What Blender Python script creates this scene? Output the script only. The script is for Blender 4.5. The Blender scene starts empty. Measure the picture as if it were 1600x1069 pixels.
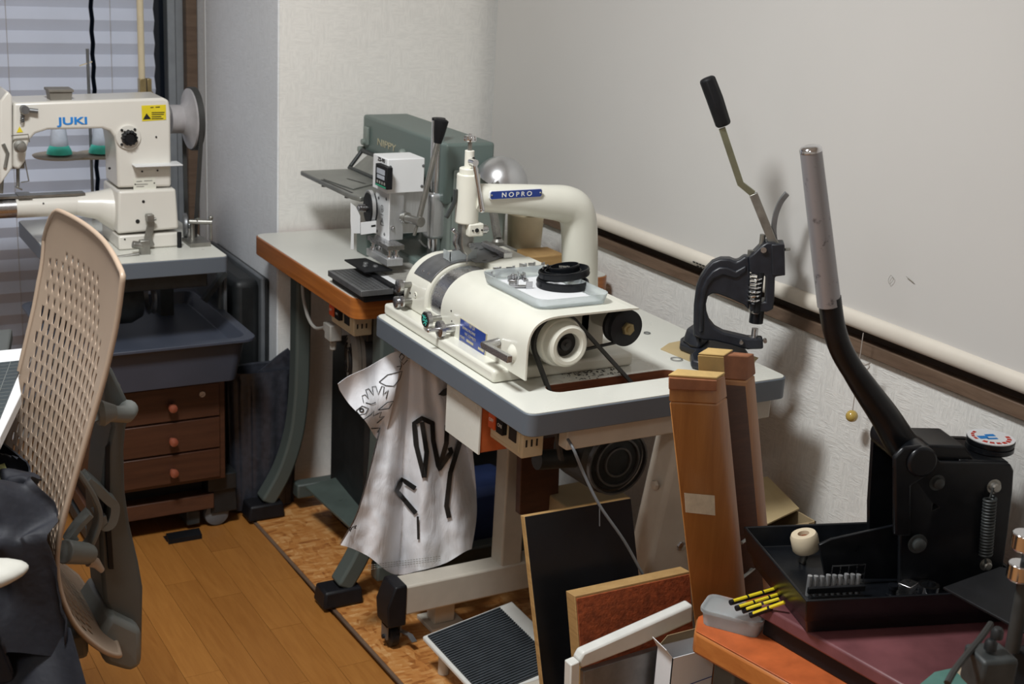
import bpy, bmesh, math, random
from mathutils import Vector, Matrix, noise
random.seed(7)
PI = math.pi
sc = bpy.context.scene
COL = sc.collection

# ------------------------------------------------------------------ camera
CAM = Vector((0, 0, 1.52))
FPX = 2104.2
def _cam_matrix():
    a, b, c = (math.radians(v) for v in (17.1606, -30.6148, 3.33288))
    rx = Matrix(((1, 0, 0), (0, math.cos(a), -math.sin(a)), (0, math.sin(a), math.cos(a))))
    ry = Matrix(((math.cos(b), 0, math.sin(b)), (0, 1, 0), (-math.sin(b), 0, math.cos(b))))
    rz = Matrix(((math.cos(c), -math.sin(c), 0), (math.sin(c), math.cos(c), 0), (0, 0, 1)))
    w = Matrix(((1, 0, 0), (0, 0, -1), (0, 1, 0)))
    return rz @ rx @ ry @ w
MC = _cam_matrix()
cd = bpy.data.cameras.new('camera')
cam = bpy.data.objects.new('camera', cd)
COL.objects.link(cam)
rot = Matrix((MC[0], -MC[1], -MC[2])).transposed()
cam.matrix_world = Matrix.Translation(CAM) @ rot.to_4x4()
cd.sensor_width = 36.0
cd.lens = FPX / 1600 * 36
cd.clip_start = 0.05
cd.dof.use_dof = True
cd.dof.focus_distance = 2.38
cd.dof.aperture_fstop = 7.0
sc.camera = cam

# ------------------------------------------------------------------ world, lamps, exposure
wd = bpy.data.worlds.new('world'); sc.world = wd; wd.use_nodes = True
bg = wd.node_tree.nodes['Background']
bg.inputs[0].default_value = (0.30, 0.40, 0.60, 1)
bg.inputs[1].default_value = 0.06
def area(name, loc, size, power, color, target=None):
    l = bpy.data.lights.new(name, 'AREA'); l.shape = 'DISK'; l.size = size; l.energy = power; l.color = color
    o = bpy.data.objects.new(name, l); COL.objects.link(o); o.location = loc
    if target: o.rotation_euler = (Vector(target) - Vector(loc)).to_track_quat('-Z', 'Y').to_euler()
    return o
area('ceiling_and_fill_light', (0.35, 1.75, 2.36), 0.42, 43, (0.965, 0.99, 1.0))
area('ceiling_and_fill_light', (-0.9, 0.1, 2.36), 0.6, 13, (0.965, 0.99, 1.0))  # fill lamp added to soften the shadows, no known fixture there
sc.view_settings.view_transform = 'Standard'
sc.view_settings.look = 'None'
sc.view_settings.gamma = 1.0
sc.view_settings.use_curve_mapping = False
sc.view_settings.exposure = 0.1

def g(px, py, x=None, y=None, z=None):
    """point of the room seen at a pixel of the photograph, on the plane x, y or z = const"""
    d = MC.transposed() @ Vector(((px - 800) / FPX, (py - 534.5) / FPX, 1.0))
    if x is not None: t = (x - CAM.x) / d.x
    elif y is not None: t = (y - CAM.y) / d.y
    else: t = (z - CAM.z) / d.z
    return CAM + t * d
def G(pts, **k): return [g(p[0], p[1], **k) for p in pts]

# ------------------------------------------------------------------ materials
def _mat(name):
    m = bpy.data.materials.new(name); m.use_nodes = True
    return m, m.node_tree, m.node_tree.nodes['Principled BSDF']
def coords(nt, scale=(1, 1, 1), rotz=0, rotx=0):
    tc = nt.nodes.new('ShaderNodeTexCoord'); mp = nt.nodes.new('ShaderNodeMapping')
    nt.links.new(tc.outputs['Object'], mp.inputs[0])
    mp.inputs['Scale'].default_value = scale; mp.inputs['Rotation'].default_value = (rotx, 0, rotz)
    return mp.outputs[0]
def ramp(nt, fac, stops):
    r = nt.nodes.new('ShaderNodeValToRGB'); nt.links.new(fac, r.inputs[0])
    e = r.color_ramp.elements
    while len(e) < len(stops): e.new(0.5)
    for i, (p, c) in enumerate(stops):
        e[i].position = p; e[i].color = (*c, 1) if len(c) == 3 else c
    return r.outputs[0]
def noise_t(nt, vec, scale, detail=4, rough=0.55, dist=0):
    n = nt.nodes.new('ShaderNodeTexNoise'); nt.links.new(vec, n.inputs['Vector'])
    n.inputs['Scale'].default_value = scale; n.inputs['Detail'].default_value = detail
    n.inputs['Roughness'].default_value = rough; n.inputs['Distortion'].default_value = dist
    return n.outputs['Fac']
def bump(nt, bs, h, strength, dist=0.002):
    b = nt.nodes.new('ShaderNodeBump'); b.inputs['Strength'].default_value = strength
    b.inputs['Distance'].default_value = dist
    nt.links.new(h, b.inputs['Height']); nt.links.new(b.outputs[0], bs.inputs['Normal'])
def simple(name, col, rough=0.5, metal=0.0, var=0.12, vs=30, bmp=0.0, bs_=200, bd=0.001, coat=0, spec=None, stretch=(1, 1, 1), trans=0, ior=None):
    """plain surface with a little procedural variation in tone, gloss and relief"""
    m, nt, bs = _mat(name)
    v = coords(nt, stretch)
    n = noise_t(nt, v, vs)
    lo = tuple(max(0, c * (1 - var)) for c in col); hi = tuple(min(1, c * (1 + var)) for c in col)
    nt.links.new(ramp(nt, n, [(0.3, lo), (0.7, hi)]), bs.inputs['Base Color'])
    mr = nt.nodes.new('ShaderNodeMapRange'); nt.links.new(n, mr.inputs[0])
    mr.inputs[3].default_value = max(0.02, rough - 0.06); mr.inputs[4].default_value = min(1, rough + 0.06)
    nt.links.new(mr.outputs[0], bs.inputs['Roughness'])
    bs.inputs['Metallic'].default_value = metal
    if bmp: bump(nt, bs, noise_t(nt, v, bs_, 3), bmp, bd)
    if coat: bs.inputs['Coat Weight'].default_value = coat; bs.inputs['Coat Roughness'].default_value = 0.15
    if spec is not None: bs.inputs['Specular IOR Level'].default_value = spec
    if trans: bs.inputs['Transmission Weight'].default_value = trans
    if ior: bs.inputs['IOR'].default_value = ior
    return m
def worn(name, col, under, amount=0.62, rough=0.4, scale=40, metal_under=0.0, coat=0):
    """paint with small chips showing another colour"""
    m, nt, bs = _mat(name)
    v = coords(nt)
    n = noise_t(nt, v, scale, 8, 0.7)
    lo = tuple(c * 0.93 for c in col)
    mx = nt.nodes.new('ShaderNodeMix'); mx.data_type = 'RGBA'
    nt.links.new(ramp(nt, n, [(amount, (0, 0, 0)), (amount + 0.03, (1, 1, 1))]), mx.inputs[0])
    nt.links.new(ramp(nt, noise_t(nt, v, 6), [(0.3, lo), (0.7, col)]), mx.inputs[6])
    mx.inputs[7].default_value = (*under, 1)
    nt.links.new(mx.outputs[2], bs.inputs['Base Color'])
    bs.inputs['Roughness'].default_value = rough
    if coat: bs.inputs['Coat Weight'].default_value = coat
    return m
def wood(name, c1, c2, scale=(1, 1, 1), rough=0.4, rings=12, coat=0.0, grain=0.15):
    """grain runs along the axis with the small scale"""
    m, nt, bs = _mat(name)
    v = coords(nt, scale)
    n = noise_t(nt, v, rings, 6, 0.6, 0.6)
    f = noise_t(nt, v, rings * 9, 3, 0.7)
    ad = nt.nodes.new('ShaderNodeMath'); ad.operation = 'MULTIPLY_ADD'
    nt.links.new(f, ad.inputs[0]); ad.inputs[1].default_value = grain * 2; nt.links.new(n, ad.inputs[2])
    nt.links.new(ramp(nt, ad.outputs[0], [(0.38, c1), (0.78, c2)]), bs.inputs['Base Color'])
    bs.inputs['Roughness'].default_value = rough
    bump(nt, bs, f, 0.12, 0.0006)
    if coat: bs.inputs['Coat Weight'].default_value = coat; bs.inputs['Coat Roughness'].default_value = 0.25
    return m
def wallpaper(name, col, fine=False):
    m, nt, bs = _mat(name)
    v = coords(nt)
    big = noise_t(nt, v, 2.5, 3)
    def streak(s, rx):
        tc = nt.nodes.new('ShaderNodeTexCoord'); mp = nt.nodes.new('ShaderNodeMapping')
        nt.links.new(tc.outputs['Object'], mp.inputs[0]); mp.inputs['Scale'].default_value = s
        mp.inputs['Rotation'].default_value = (rx, 0, rx)
        return noise_t(nt, mp.outputs[0], 60, 4, 0.65, 0.8)
    a = streak((3.2, 3.2, 0.55), 0.35); b = streak((0.6, 0.6, 3.2), 0.25)
    sel = nt.nodes.new('ShaderNodeMix'); sel.data_type = 'FLOAT'
    nt.links.new(ramp(nt, noise_t(nt, v, 22, 2), [(0.46, (0, 0, 0)), (0.54, (1, 1, 1))]), sel.inputs[0])
    nt.links.new(a, sel.inputs[2]); nt.links.new(b, sel.inputs[3])
    lo = tuple(c * 0.93 for c in col)
    mx = nt.nodes.new('ShaderNodeMix'); mx.data_type = 'RGBA'; mx.blend_type = 'MULTIPLY'; mx.inputs[0].default_value = 0.9 if not fine else 0.6
    nt.links.new(ramp(nt, big, [(0.3, lo), (0.7, col)]), mx.inputs[6])
    nt.links.new(ramp(nt, sel.outputs[0], [(0.38, (0.86, 0.86, 0.86)), (0.6, (1, 1, 1))]), mx.inputs[7])
    nt.links.new(mx.outputs[2], bs.inputs['Base Color'])
    bs.inputs['Roughness'].default_value = 0.85; bs.inputs['Specular IOR Level'].default_value = 0.2
    bump(nt, bs, sel.outputs[0], 0.7 if not fine else 0.35, 0.0025)
    return m
def osb():
    m, nt, bs = _mat('osb')
    v = coords(nt, (1, 1, 1))
    wv = nt.nodes.new('ShaderNodeTexNoise'); wv.inputs['Scale'].default_value = 9; nt.links.new(v, wv.inputs[0])
    va = nt.nodes.new('ShaderNodeVectorMath'); va.operation = 'MULTIPLY_ADD'
    nt.links.new(wv.outputs['Color'], va.inputs[0]); va.inputs[1].default_value = (0.03, 0.03, 0.03); nt.links.new(v, va.inputs[2])
    ns = []
    for s, r in (((30, 110, 1), 0.7), ((100, 28, 1), 0.3), ((34, 100, 1), 2.2)):
        mp = nt.nodes.new('ShaderNodeMapping'); nt.links.new(va.outputs[0], mp.inputs[0])
        mp.inputs['Rotation'].default_value = (0, 0, r); mp.inputs['Scale'].default_value = s
        vo = nt.nodes.new('ShaderNodeTexVoronoi'); nt.links.new(mp.outputs[0], vo.inputs[0]); vo.inputs['Scale'].default_value = 1
        ns.append(vo)
    ad = nt.nodes.new('ShaderNodeMath'); ad.operation = 'ADD'
    se = []
    for vo in ns:
        s_ = nt.nodes.new('ShaderNodeSeparateColor'); nt.links.new(vo.outputs['Color'], s_.inputs[0]); se.append(s_.outputs[0])
    mx = nt.nodes.new('ShaderNodeMix'); mx.data_type = 'FLOAT'
    nt.links.new(ramp(nt, noise_t(nt, v, 14, 1), [(0.45, (0, 0, 0)), (0.55, (1, 1, 1))]), mx.inputs[0])
    nt.links.new(se[0], mx.inputs[2]); nt.links.new(se[1], mx.inputs[3])
    nt.links.new(mx.outputs[0], ad.inputs[0]); nt.links.new(se[2], ad.inputs[1])
    c = ramp(nt, ad.outputs[0], [(0.2, (0.30, 0.105, 0.024)), (0.75, (0.47, 0.19, 0.048)), (1.1, (0.52, 0.235, 0.068)), (1.75, (0.66, 0.37, 0.15))])
    r = c.node; 
    for e, p in zip(r.color_ramp.elements, (0.08, 0.35, 0.6, 0.95)): e.position = p
    hf = nt.nodes.new('ShaderNodeMath'); hf.operation = 'MULTIPLY'; nt.links.new(ad.outputs[0], hf.inputs[0]); hf.inputs[1].default_value = 0.5
    nt.links.new(hf.outputs[0], r.inputs[0])
    nt.links.new(c, bs.inputs['Base Color']); bs.inputs['Roughness'].default_value = 0.45
    bump(nt, bs, ad.outputs[0], 0.15, 0.001)
    return m
def planks():
    m, nt, bs = _mat('floor_planks')
    tc = nt.nodes.new('ShaderNodeTexCoord'); oi = nt.nodes.new('ShaderNodeObjectInfo')
    ad = nt.nodes.new('ShaderNodeVectorMath'); ad.operation = 'MULTIPLY_ADD'
    cb = nt.nodes.new('ShaderNodeCombineXYZ')
    nt.links.new(oi.outputs['Random'], cb.inputs[0]); nt.links.new(oi.outputs['Random'], cb.inputs[2])
    nt.links.new(cb.outputs[0], ad.inputs[0]); ad.inputs[1].default_value = (31, 31, 31)
    nt.links.new(tc.outputs['Object'], ad.inputs[2])
    mp = nt.nodes.new('ShaderNodeMapping'); nt.links.new(ad.outputs[0], mp.inputs[0]); mp.inputs['Scale'].default_value = (12, 1.0, 1)
    n = noise_t(nt, mp.outputs[0], 7, 6, 0.6, 1.0)
    base = ramp(nt, n, [(0.25, (0.30, 0.115, 0.022)), (0.75, (0.39, 0.165, 0.036))])
    mx = nt.nodes.new('ShaderNodeMix'); mx.data_type = 'RGBA'; mx.blend_type = 'MULTIPLY'; mx.inputs[0].default_value = 1
    nt.links.new(base, mx.inputs[6])
    nt.links.new(ramp(nt, oi.outputs['Random'], [(0.0, (0.88, 0.86, 0.83)), (1.0, (1.05, 1.06, 1.06))]), mx.inputs[7])
    nt.links.new(mx.outputs[2], bs.inputs['Base Color'])
    bs.inputs['Roughness'].default_value = 0.42
    bs.inputs['Coat Weight'].default_value = 0.15; bs.inputs['Coat Roughness'].default_value = 0.3
    bump(nt, bs, n, 0.05, 0.001)
    return m

M = dict(
    wall=wallpaper('wallpaper_white', (0.80, 0.79, 0.75)),
    wall_end=wallpaper('wallpaper_end', (0.92, 0.90, 0.85), True),
    wall_grey=wallpaper('wallpaper_grey', (0.84, 0.86, 0.88), True),
    ceiling=simple('ceiling_white', (0.8, 0.79, 0.76), 0.9),
    blind=simple('blind_fabric', (0.56, 0.545, 0.52), 0.6, var=0.03, vs=1.2, bmp=0.15, bs_=900, bd=0.0003, spec=0.35),
    bar=simple('blind_bar', (0.66, 0.61, 0.53), 0.4, var=0.06, vs=8),
    brown=wood('brown_frame', (0.085, 0.052, 0.034), (0.16, 0.105, 0.07), (0.6, 0.6, 6), 0.5),
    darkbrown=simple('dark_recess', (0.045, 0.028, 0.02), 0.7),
    pleat=simple('pleated_paper', (0.60, 0.64, 0.75), 0.85, var=0.05, vs=5, bmp=0.1, bs_=400),
    alu=simple('grey_aluminium', (0.30, 0.32, 0.34), 0.45, 0.3, var=0.08),
    glass=simple('night_glass', (0.02, 0.03, 0.05), 0.08, var=0.02, trans=0.6),
    osb=osb(), planks=planks(),
    machine=simple('machine_cream', (0.72, 0.71, 0.62), 0.33, var=0.04, vs=9, bmp=0.06, bs_=350, bd=0.0006, coat=0.3),
    machine_w=simple('machine_white', (0.72, 0.69, 0.625), 0.35, var=0.03, vs=6, coat=0.25),
    white=simple('white_enamel', (0.78, 0.79, 0.79), 0.35, var=0.03, vs=6),
    laminate=simple('cream_laminate', (0.70, 0.70, 0.635), 0.28, var=0.03, vs=4, coat=0.1),
    laminate_w=simple('pale_laminate', (0.66, 0.655, 0.60), 0.35, var=0.05, vs=5),
    edge=worn('grey_edge_band', (0.115, 0.135, 0.16), (0.6, 0.6, 0.58), 0.735, 0.45, 60),
    orange_edge=wood('orange_edge_band', (0.26, 0.075, 0.012), (0.42, 0.14, 0.028), (0.4, 0.4, 14), 0.3, 8, 0.3),
    ply=wood('plywood_cut', (0.10, 0.028, 0.010), (0.20, 0.06, 0.02), (1, 1, 40), 0.7, 8),
    frame_c=simple('frame_cream', (0.52, 0.475, 0.40), 0.5, var=0.10, vs=12, bmp=0.1),
    frame_g=worn('frame_green_grey', (0.080, 0.097, 0.088), (0.3, 0.3, 0.28), 0.74, 0.45, 50),
    rubber=simple('black_rubber', (0.008, 0.008, 0.010), 0.5, var=0.3, spec=0.3),
    black=simple('black_paint', (0.006, 0.007, 0.009), 0.30, var=0.25, vs=40, bmp=0.08, bs_=250, spec=0.3),
    blackm=simple('matt_black', (0.006, 0.0065, 0.008), 0.55, var=0.3, spec=0.3),
    navy_black=simple('press_black', (0.013, 0.015, 0.021), 0.40, var=0.25, vs=60, bmp=0.15, bs_=220, bd=0.0008),
    steel=simple('brushed_steel', (0.52, 0.52, 0.53), 0.28, 1.0, var=0.12, vs=60, stretch=(1, 1, 6)),
    steel_d=simple('dull_steel', (0.33, 0.325, 0.30), 0.42, 0.9, var=0.2, vs=40),
    chrome=simple('chrome', (0.75, 0.76, 0.78), 0.12, 1.0, var=0.05),
    alum=simple('satin_aluminium', (0.62, 0.63, 0.64), 0.36, 0.75, var=0.06, vs=30, stretch=(8, 1, 1)),
    iron=simple('grey_iron', (0.20, 0.205, 0.21), 0.4, 0.7, var=0.2, vs=30),
    brass=simple('brass', (0.42, 0.33, 0.17), 0.4, 0.9, var=0.15),
    nippy=worn('green_hammer_paint', (0.125, 0.165, 0.15), (0.26, 0.28, 0.25), 0.72, 0.42, 45),
    nippy_l=simple('green_paint_light', (0.20, 0.235, 0.21), 0.45, var=0.1, vs=14, bmp=0.1),
    plate=simple('steel_table_plate', (0.26, 0.265, 0.245), 0.4, 0.6, var=0.15, vs=18),
    blue=simple('blue_plate', (0.012, 0.045, 0.26), 0.3, var=0.1, coat=0.3),
    blue_t=simple('blue_ink', (0.02, 0.22, 0.62), 0.4),
    gold=simple('gold_print', (0.55, 0.50, 0.34), 0.5, 0.2),
    teal=simple('teal_plastic', (0.08, 0.75, 0.60), 0.35),
    thread=simple('white_thread', (0.62, 0.68, 0.78), 0.7, bmp=0.3, bs_=500),
    yellow=simple('yellow_sticker', (0.75, 0.60, 0.02), 0.45, var=0.04),
    ink=simple('black_ink', (0.012, 0.012, 0.012), 0.5),
    ink_w=simple('white_ink', (0.80, 0.80, 0.76), 0.5),
    red=simple('red_button', (0.55, 0.035, 0.02), 0.35),
    orange=simple('orange_button', (0.72, 0.10, 0.02), 0.35),
    cream_p=simple('cream_plastic', (0.62, 0.53, 0.36), 0.42, var=0.05),
    grey_p=simple('grey_plastic', (0.30, 0.29, 0.26), 0.45),
    tan=simple('tan_plastic', (0.38, 0.285, 0.21), 0.42, var=0.05, vs=8),
    chair_g=simple('chair_graphite', (0.085, 0.092, 0.088), 0.42, var=0.08, vs=12),
    chair_l=simple('chair_light_grey', (0.165, 0.175, 0.165), 0.45, var=0.06),
    pad=simple('armpad_beige', (0.50, 0.49, 0.44), 0.5, var=0.04),
    navy=simple('navy_nylon', (0.0045, 0.0055, 0.011), 0.7, var=0.25, vs=20, bmp=0.7, bs_=22, bd=0.004),
    tray=simple('slate_plastic', (0.052, 0.061, 0.085), 0.42, var=0.08, vs=8),
    drawer=wood('brown_drawer_wood', (0.044, 0.016, 0.008), (0.074, 0.028, 0.014), (0.5, 1, 9), 0.45, 7, 0.1),
    knob=simple('red_wood_knob', (0.27, 0.075, 0.04), 0.25, coat=0.5),
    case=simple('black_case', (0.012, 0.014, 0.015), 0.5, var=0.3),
    caserim=simple('case_rim', (0.13, 0.14, 0.15), 0.4),
    basket=simple('black_basket', (0.034, 0.037, 0.048), 0.38, var=0.3, vs=60, bmp=0.4, bs_=160),
    bag=None,
    wood_o=wood('clamp_beech', (0.33, 0.125, 0.028), (0.47, 0.20, 0.05), (6, 6, 0.5), 0.38, 5, 0.25, 0.1),
    wood_b=wood('bench_orange_wood', (0.36, 0.105, 0.022), (0.52, 0.19, 0.045), (7, 0.6, 4), 0.4, 6, 0.2),
    bench_top=simple('bench_orange_top', (0.50, 0.115, 0.03), 0.5, var=0.2, vs=25),
    leather=simple('brown_leather', (0.30, 0.115, 0.05), 0.6, var=0.15, vs=50, bmp=0.2),
    leather_y=simple('yellow_leather', (0.62, 0.42, 0.16), 0.6, var=0.12, vs=30),
    paper_b=simple('kraft_paper', (0.47, 0.36, 0.19), 0.75, var=0.08, vs=12),
    card=simple('cardboard', (0.36, 0.27, 0.15), 0.8, var=0.1, vs=10),
    paper=simple('white_paper', (0.72, 0.73, 0.74), 0.7, var=0.03, vs=6),
    tape=simple('masking_tape', (0.66, 0.60, 0.47), 0.7, var=0.12, vs=60),
    blackb=simple('black_board', (0.006, 0.007, 0.009), 0.38, var=0.5, vs=5, bmp=0.05),
    board_e=wood('board_edge', (0.30, 0.17, 0.06), (0.45, 0.28, 0.11), (1, 1, 8), 0.6),
    suede=simple('rust_suede', (0.34, 0.075, 0.022), 0.9, var=0.35, vs=90, bmp=0.5, bs_=180, bd=0.002),
    whitep=simple('white_plastic', (0.66, 0.66, 0.62), 0.4, var=0.05),
    clear=simple('frosted_plastic', (0.80, 0.85, 0.86), 0.35, var=0.02, trans=0.75, ior=1.2),
    maroon=simple('maroon_rubber', (0.155, 0.055, 0.06), 0.42, var=0.4, vs=7, bmp=0.12, bs_=60),
    ribbed=simple('ribbed_rubber', (0.035, 0.043, 0.05), 0.5, var=0.2),
    darkmetal=simple('dark_motor', (0.04, 0.045, 0.045), 0.5, 0.2, var=0.3),
    greenplate=simple('green_treadle', (0.07, 0.09, 0.08), 0.4, var=0.2, vs=12, bmp=0.1),
    mat_g=simple('cutting_mat_dark', (0.035, 0.045, 0.05), 0.5),
    olive=simple('olive_cloth', (0.20, 0.22, 0.08), 0.8, var=0.15),
    lampm=simple('lamp_silver', (0.60, 0.61, 0.62), 0.30, 0.85, var=0.05),
    ball=simple('yellow_ball', (0.48, 0.33, 0.08), 0.18, coat=0.6, var=0.05),
    string=simple('grey_string', (0.40, 0.36, 0.32), 0.8),
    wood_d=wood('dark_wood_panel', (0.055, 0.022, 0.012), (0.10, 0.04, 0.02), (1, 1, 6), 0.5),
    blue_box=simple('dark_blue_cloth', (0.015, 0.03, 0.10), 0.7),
    cable=simple('grey_cable', (0.34, 0.33, 0.30), 0.5),
    belt=simple('black_belt', (0.03, 0.03, 0.028), 0.6),
    lcd=simple('lcd_grey', (0.42, 0.45, 0.50), 0.3),
    green=simple('green_label', (0.02, 0.30, 0.16), 0.4),
    roller=simple('cream_roller', (0.66, 0.56, 0.40), 0.5, var=0.05),
)

# ------------------------------------------------------------------ mesh builder
class B:
    def __init__(s): s.bm = bmesh.new()
    def prism(s, pts, ext, scale=1.0, taper_c=None):
        pts = [Vector(p) for p in pts]; ext = Vector(ext)
        c = sum(pts, Vector()) / len(pts) if taper_c is None else Vector(taper_c)
        a = [s.bm.verts.new(p) for p in pts]
        b = [s.bm.verts.new(c + (p - c) * scale + ext) for p in pts]
        n = len(a)
        fs = [s.bm.faces.new(a), s.bm.faces.new(list(reversed(b)))]
        for i in range(n): fs.append(s.bm.faces.new((a[i], b[i], b[(i + 1) % n], a[(i + 1) % n])))
        s._n(fs); return s
    def _n(s, fs): bmesh.ops.recalc_face_normals(s.bm, faces=fs)
    def box(s, lo, hi):
        x0, y0, z0 = lo; x1, y1, z1 = hi
        return s.prism([(x0, y0, z0), (x1, y0, z0), (x1, y1, z0), (x0, y1, z0)], (0, 0, z1 - z0))
    def obox(s, c, size, ax=0.0, mat=None):
        """box of a size about a centre, turned about z"""
        m = mat or Matrix.Rotation(ax, 3, 'Z')
        c = Vector(c); hx, hy, hz = (v / 2 for v in size)
        return s.prism([c + m @ Vector(p) for p in ((-hx, -hy, -hz), (hx, -hy, -hz), (hx, hy, -hz), (-hx, hy, -hz))], m @ Vector((0, 0, 2 * hz)))
    def rings(s, rs, cap=True, closed=False):
        V = [[s.bm.verts.new(p) for p in r] for r in rs]; fs = []
        n = len(V[0]); m = len(V)
        for i in range(m if closed else m - 1):
            a, b = V[i], V[(i + 1) % m]
            for j in range(n): fs.append(s.bm.faces.new((a[j], a[(j + 1) % n], b[(j + 1) % n], b[j])))
        if cap and not closed:
            fs.append(s.bm.faces.new(list(reversed(V[0])))); fs.append(s.bm.faces.new(V[-1]))
        s._n(fs); return s
    def lathe(s, base, axis, prof, seg=28, cap=True):
        base = Vector(base); ax = Vector(axis).normalized()
        u = ax.orthogonal().normalized(); v = ax.cross(u)
        rs = [[base + ax * h + (u * math.cos(2 * PI * k / seg) + v * math.sin(2 * PI * k / seg)) * max(r, 1e-5) for k in range(seg)] for r, h in prof]
        return s.rings(rs, cap)
    def ring(s, base, axis, prof, seg=28):
        """closed profile turned about an axis (a tube wall, a tyre)"""
        base = Vector(base); ax = Vector(axis).normalized()
        u = ax.orthogonal().normalized(); v = ax.cross(u)
        rs = []
        for k in range(seg):
            d = u * math.cos(2 * PI * k / seg) + v * math.sin(2 * PI * k / seg)
            rs.append([base + ax * h + d * r for r, h in prof])
        return s.rings(rs, False, True)
    def cyl(s, p0, p1, r0, r1=None, seg=20):
        p0 = Vector(p0); p1 = Vector(p1); L = (p1 - p0).length
        return s.lathe(p0, p1 - p0, [(r0, 0), (r0 if r1 is None else r1, L)], seg)
    def tube(s, pts, r, seg=10, closed=False, flat=1.0, up=None):
        pts = [Vector(p) for p in pts]; n = len(pts)
        rr = r if isinstance(r, (list, tuple)) else [r] * n
        rs = []; u = None
        for i in range(n):
            a = pts[i - 1] if (i > 0 or closed) else pts[i]; b = pts[(i + 1) % n] if (i < n - 1 or closed) else pts[i]
            t = (b - a).normalized()
            if u is None: u = (Vector(up) - t * t.dot(Vector(up))).normalized() if up else t.orthogonal().normalized()
            else: u = (u - t * t.dot(u)).normalized()
            w = t.cross(u)
            rs.append([pts[i] + (u * math.cos(2 * PI * k / seg) * flat + w * math.sin(2 * PI * k / seg)) * rr[i] for k in range(seg)])
        return s.rings(rs, True, closed)
    def strip(s, pts, side, w, t):
        """flat bar of width w along `side` and thickness t swept along points"""
        pts = [Vector(p) for p in pts]; sd = Vector(side).normalized(); rs = []; n = len(pts)
        ww = w if isinstance(w, (list, tuple)) else [w] * n
        for i in range(n):
            a = pts[max(0, i - 1)]; b = pts[min(n - 1, i + 1)]; d = (b - a).normalized()
            nn = d.cross(sd).normalized() * t / 2; h = sd * ww[i] / 2
            rs.append([pts[i] - h - nn, pts[i] + h - nn, pts[i] + h + nn, pts[i] - h + nn])
        return s.rings(rs, True)
    def spring(s, p0, p1, R, r, turns, seg=6, per=12):
        p0 = Vector(p0); p1 = Vector(p1); ax = (p1 - p0); L = ax.length; ax.normalize()
        u = ax.orthogonal().normalized(); v = ax.cross(u); n = int(turns * per)
        return s.tube([p0 + ax * L * i / n + (u * math.cos(2 * PI * i / per) + v * math.sin(2 * PI * i / per)) * R for i in range(n + 1)], r, seg)
    def ball(s, c, r, seg=20, sq=(1, 1, 1)):
        mt = Matrix.Translation(Vector(c)) @ Matrix.Diagonal((sq[0], sq[1], sq[2], 1))
        bmesh.ops.create_uvsphere(s.bm, u_segments=seg, v_segments=max(6, seg // 2), radius=r, matrix=mt); return s
    def sheet(s, fn, nu, nv, th=0.0, skip=None, nsign=1):
        """surface fn(u,v) on a grid; th gives it thickness along its normals"""
        P = [[Vector(fn(i / nu, j / nv)) for j in range(nv + 1)] for i in range(nu + 1)]
        V = [[s.bm.verts.new(p) for p in r] for r in P]
        fs = []
        for i in range(nu):
            for j in range(nv):
                if skip and skip(i, j): continue
                fs.append(s.bm.faces.new((V[i][j], V[i + 1][j], V[i + 1][j + 1], V[i][j + 1])))
        s.bm.normal_update()
        if th:
            W = [[s.bm.verts.new(v.co - v.normal * th * nsign) for v in r] for r in V]
            for i in range(nu):
                for j in range(nv):
                    if skip and skip(i, j): continue
                    fs.append(s.bm.faces.new((W[i][j], W[i][j + 1], W[i + 1][j + 1], W[i + 1][j])))
            def wall(a, b, c, d): fs.append(s.bm.faces.new((a, b, c, d)))
            for i in range(nu):
                wall(V[i][0], W[i][0], W[i + 1][0], V[i + 1][0]); wall(V[i + 1][nv], W[i + 1][nv], W[i][nv], V[i][nv])
            for j in range(nv):
                wall(V[0][j + 1], W[0][j + 1], W[0][j], V[0][j]); wall(V[nu][j], W[nu][j], W[nu][j + 1], V[nu][j + 1])
            s._n(fs)
        return s

ORIG = {}
def _finish(o, bevel, smooth, seg=2):
    me = o.data
    if smooth:
        me.shade_smooth()
        me.set_sharp_from_angle(angle=math.radians(smooth))
    if bevel:
        md = o.modifiers.new('bevel', 'BEVEL'); md.width = bevel; md.segments = seg; md.limit_method = 'ANGLE'
        md.angle_limit = math.radians(42); md.harden_normals = False
def root(name, label, cat, loc, rz=0.0, group=None):
    o = bpy.data.objects.new(name, None); COL.objects.link(o)
    o.empty_display_size = 0.05
    o.location = loc; o.rotation_euler = (0, 0, rz)
    o['label'] = label; o['category'] = cat
    if group: o['group'] = group
    ORIG[o] = (Matrix.Translation(Vector(loc)) @ Matrix.Rotation(rz, 4, 'Z')).inverted()
    return o
def obj(name, b, mat, parent=None, bevel=0, smooth=38, label=None, kind=None, seg=2):
    me = bpy.data.meshes.new(name)
    bm = b.bm if isinstance(b, B) else b
    if parent is not None:
        inv = ORIG[parent]; bm.transform(inv)
    bm.to_mesh(me); bm.free()
    me.materials.append(M[mat] if isinstance(mat, str) else mat)
    o = bpy.data.objects.new(name, me); COL.objects.link(o)
    if parent is not None: o.parent = parent; ORIG[o] = ORIG[parent]
    if label: o['label'] = label
    if kind: o['kind'] = kind
    _finish(o, bevel, smooth, seg)
    return o
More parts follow.
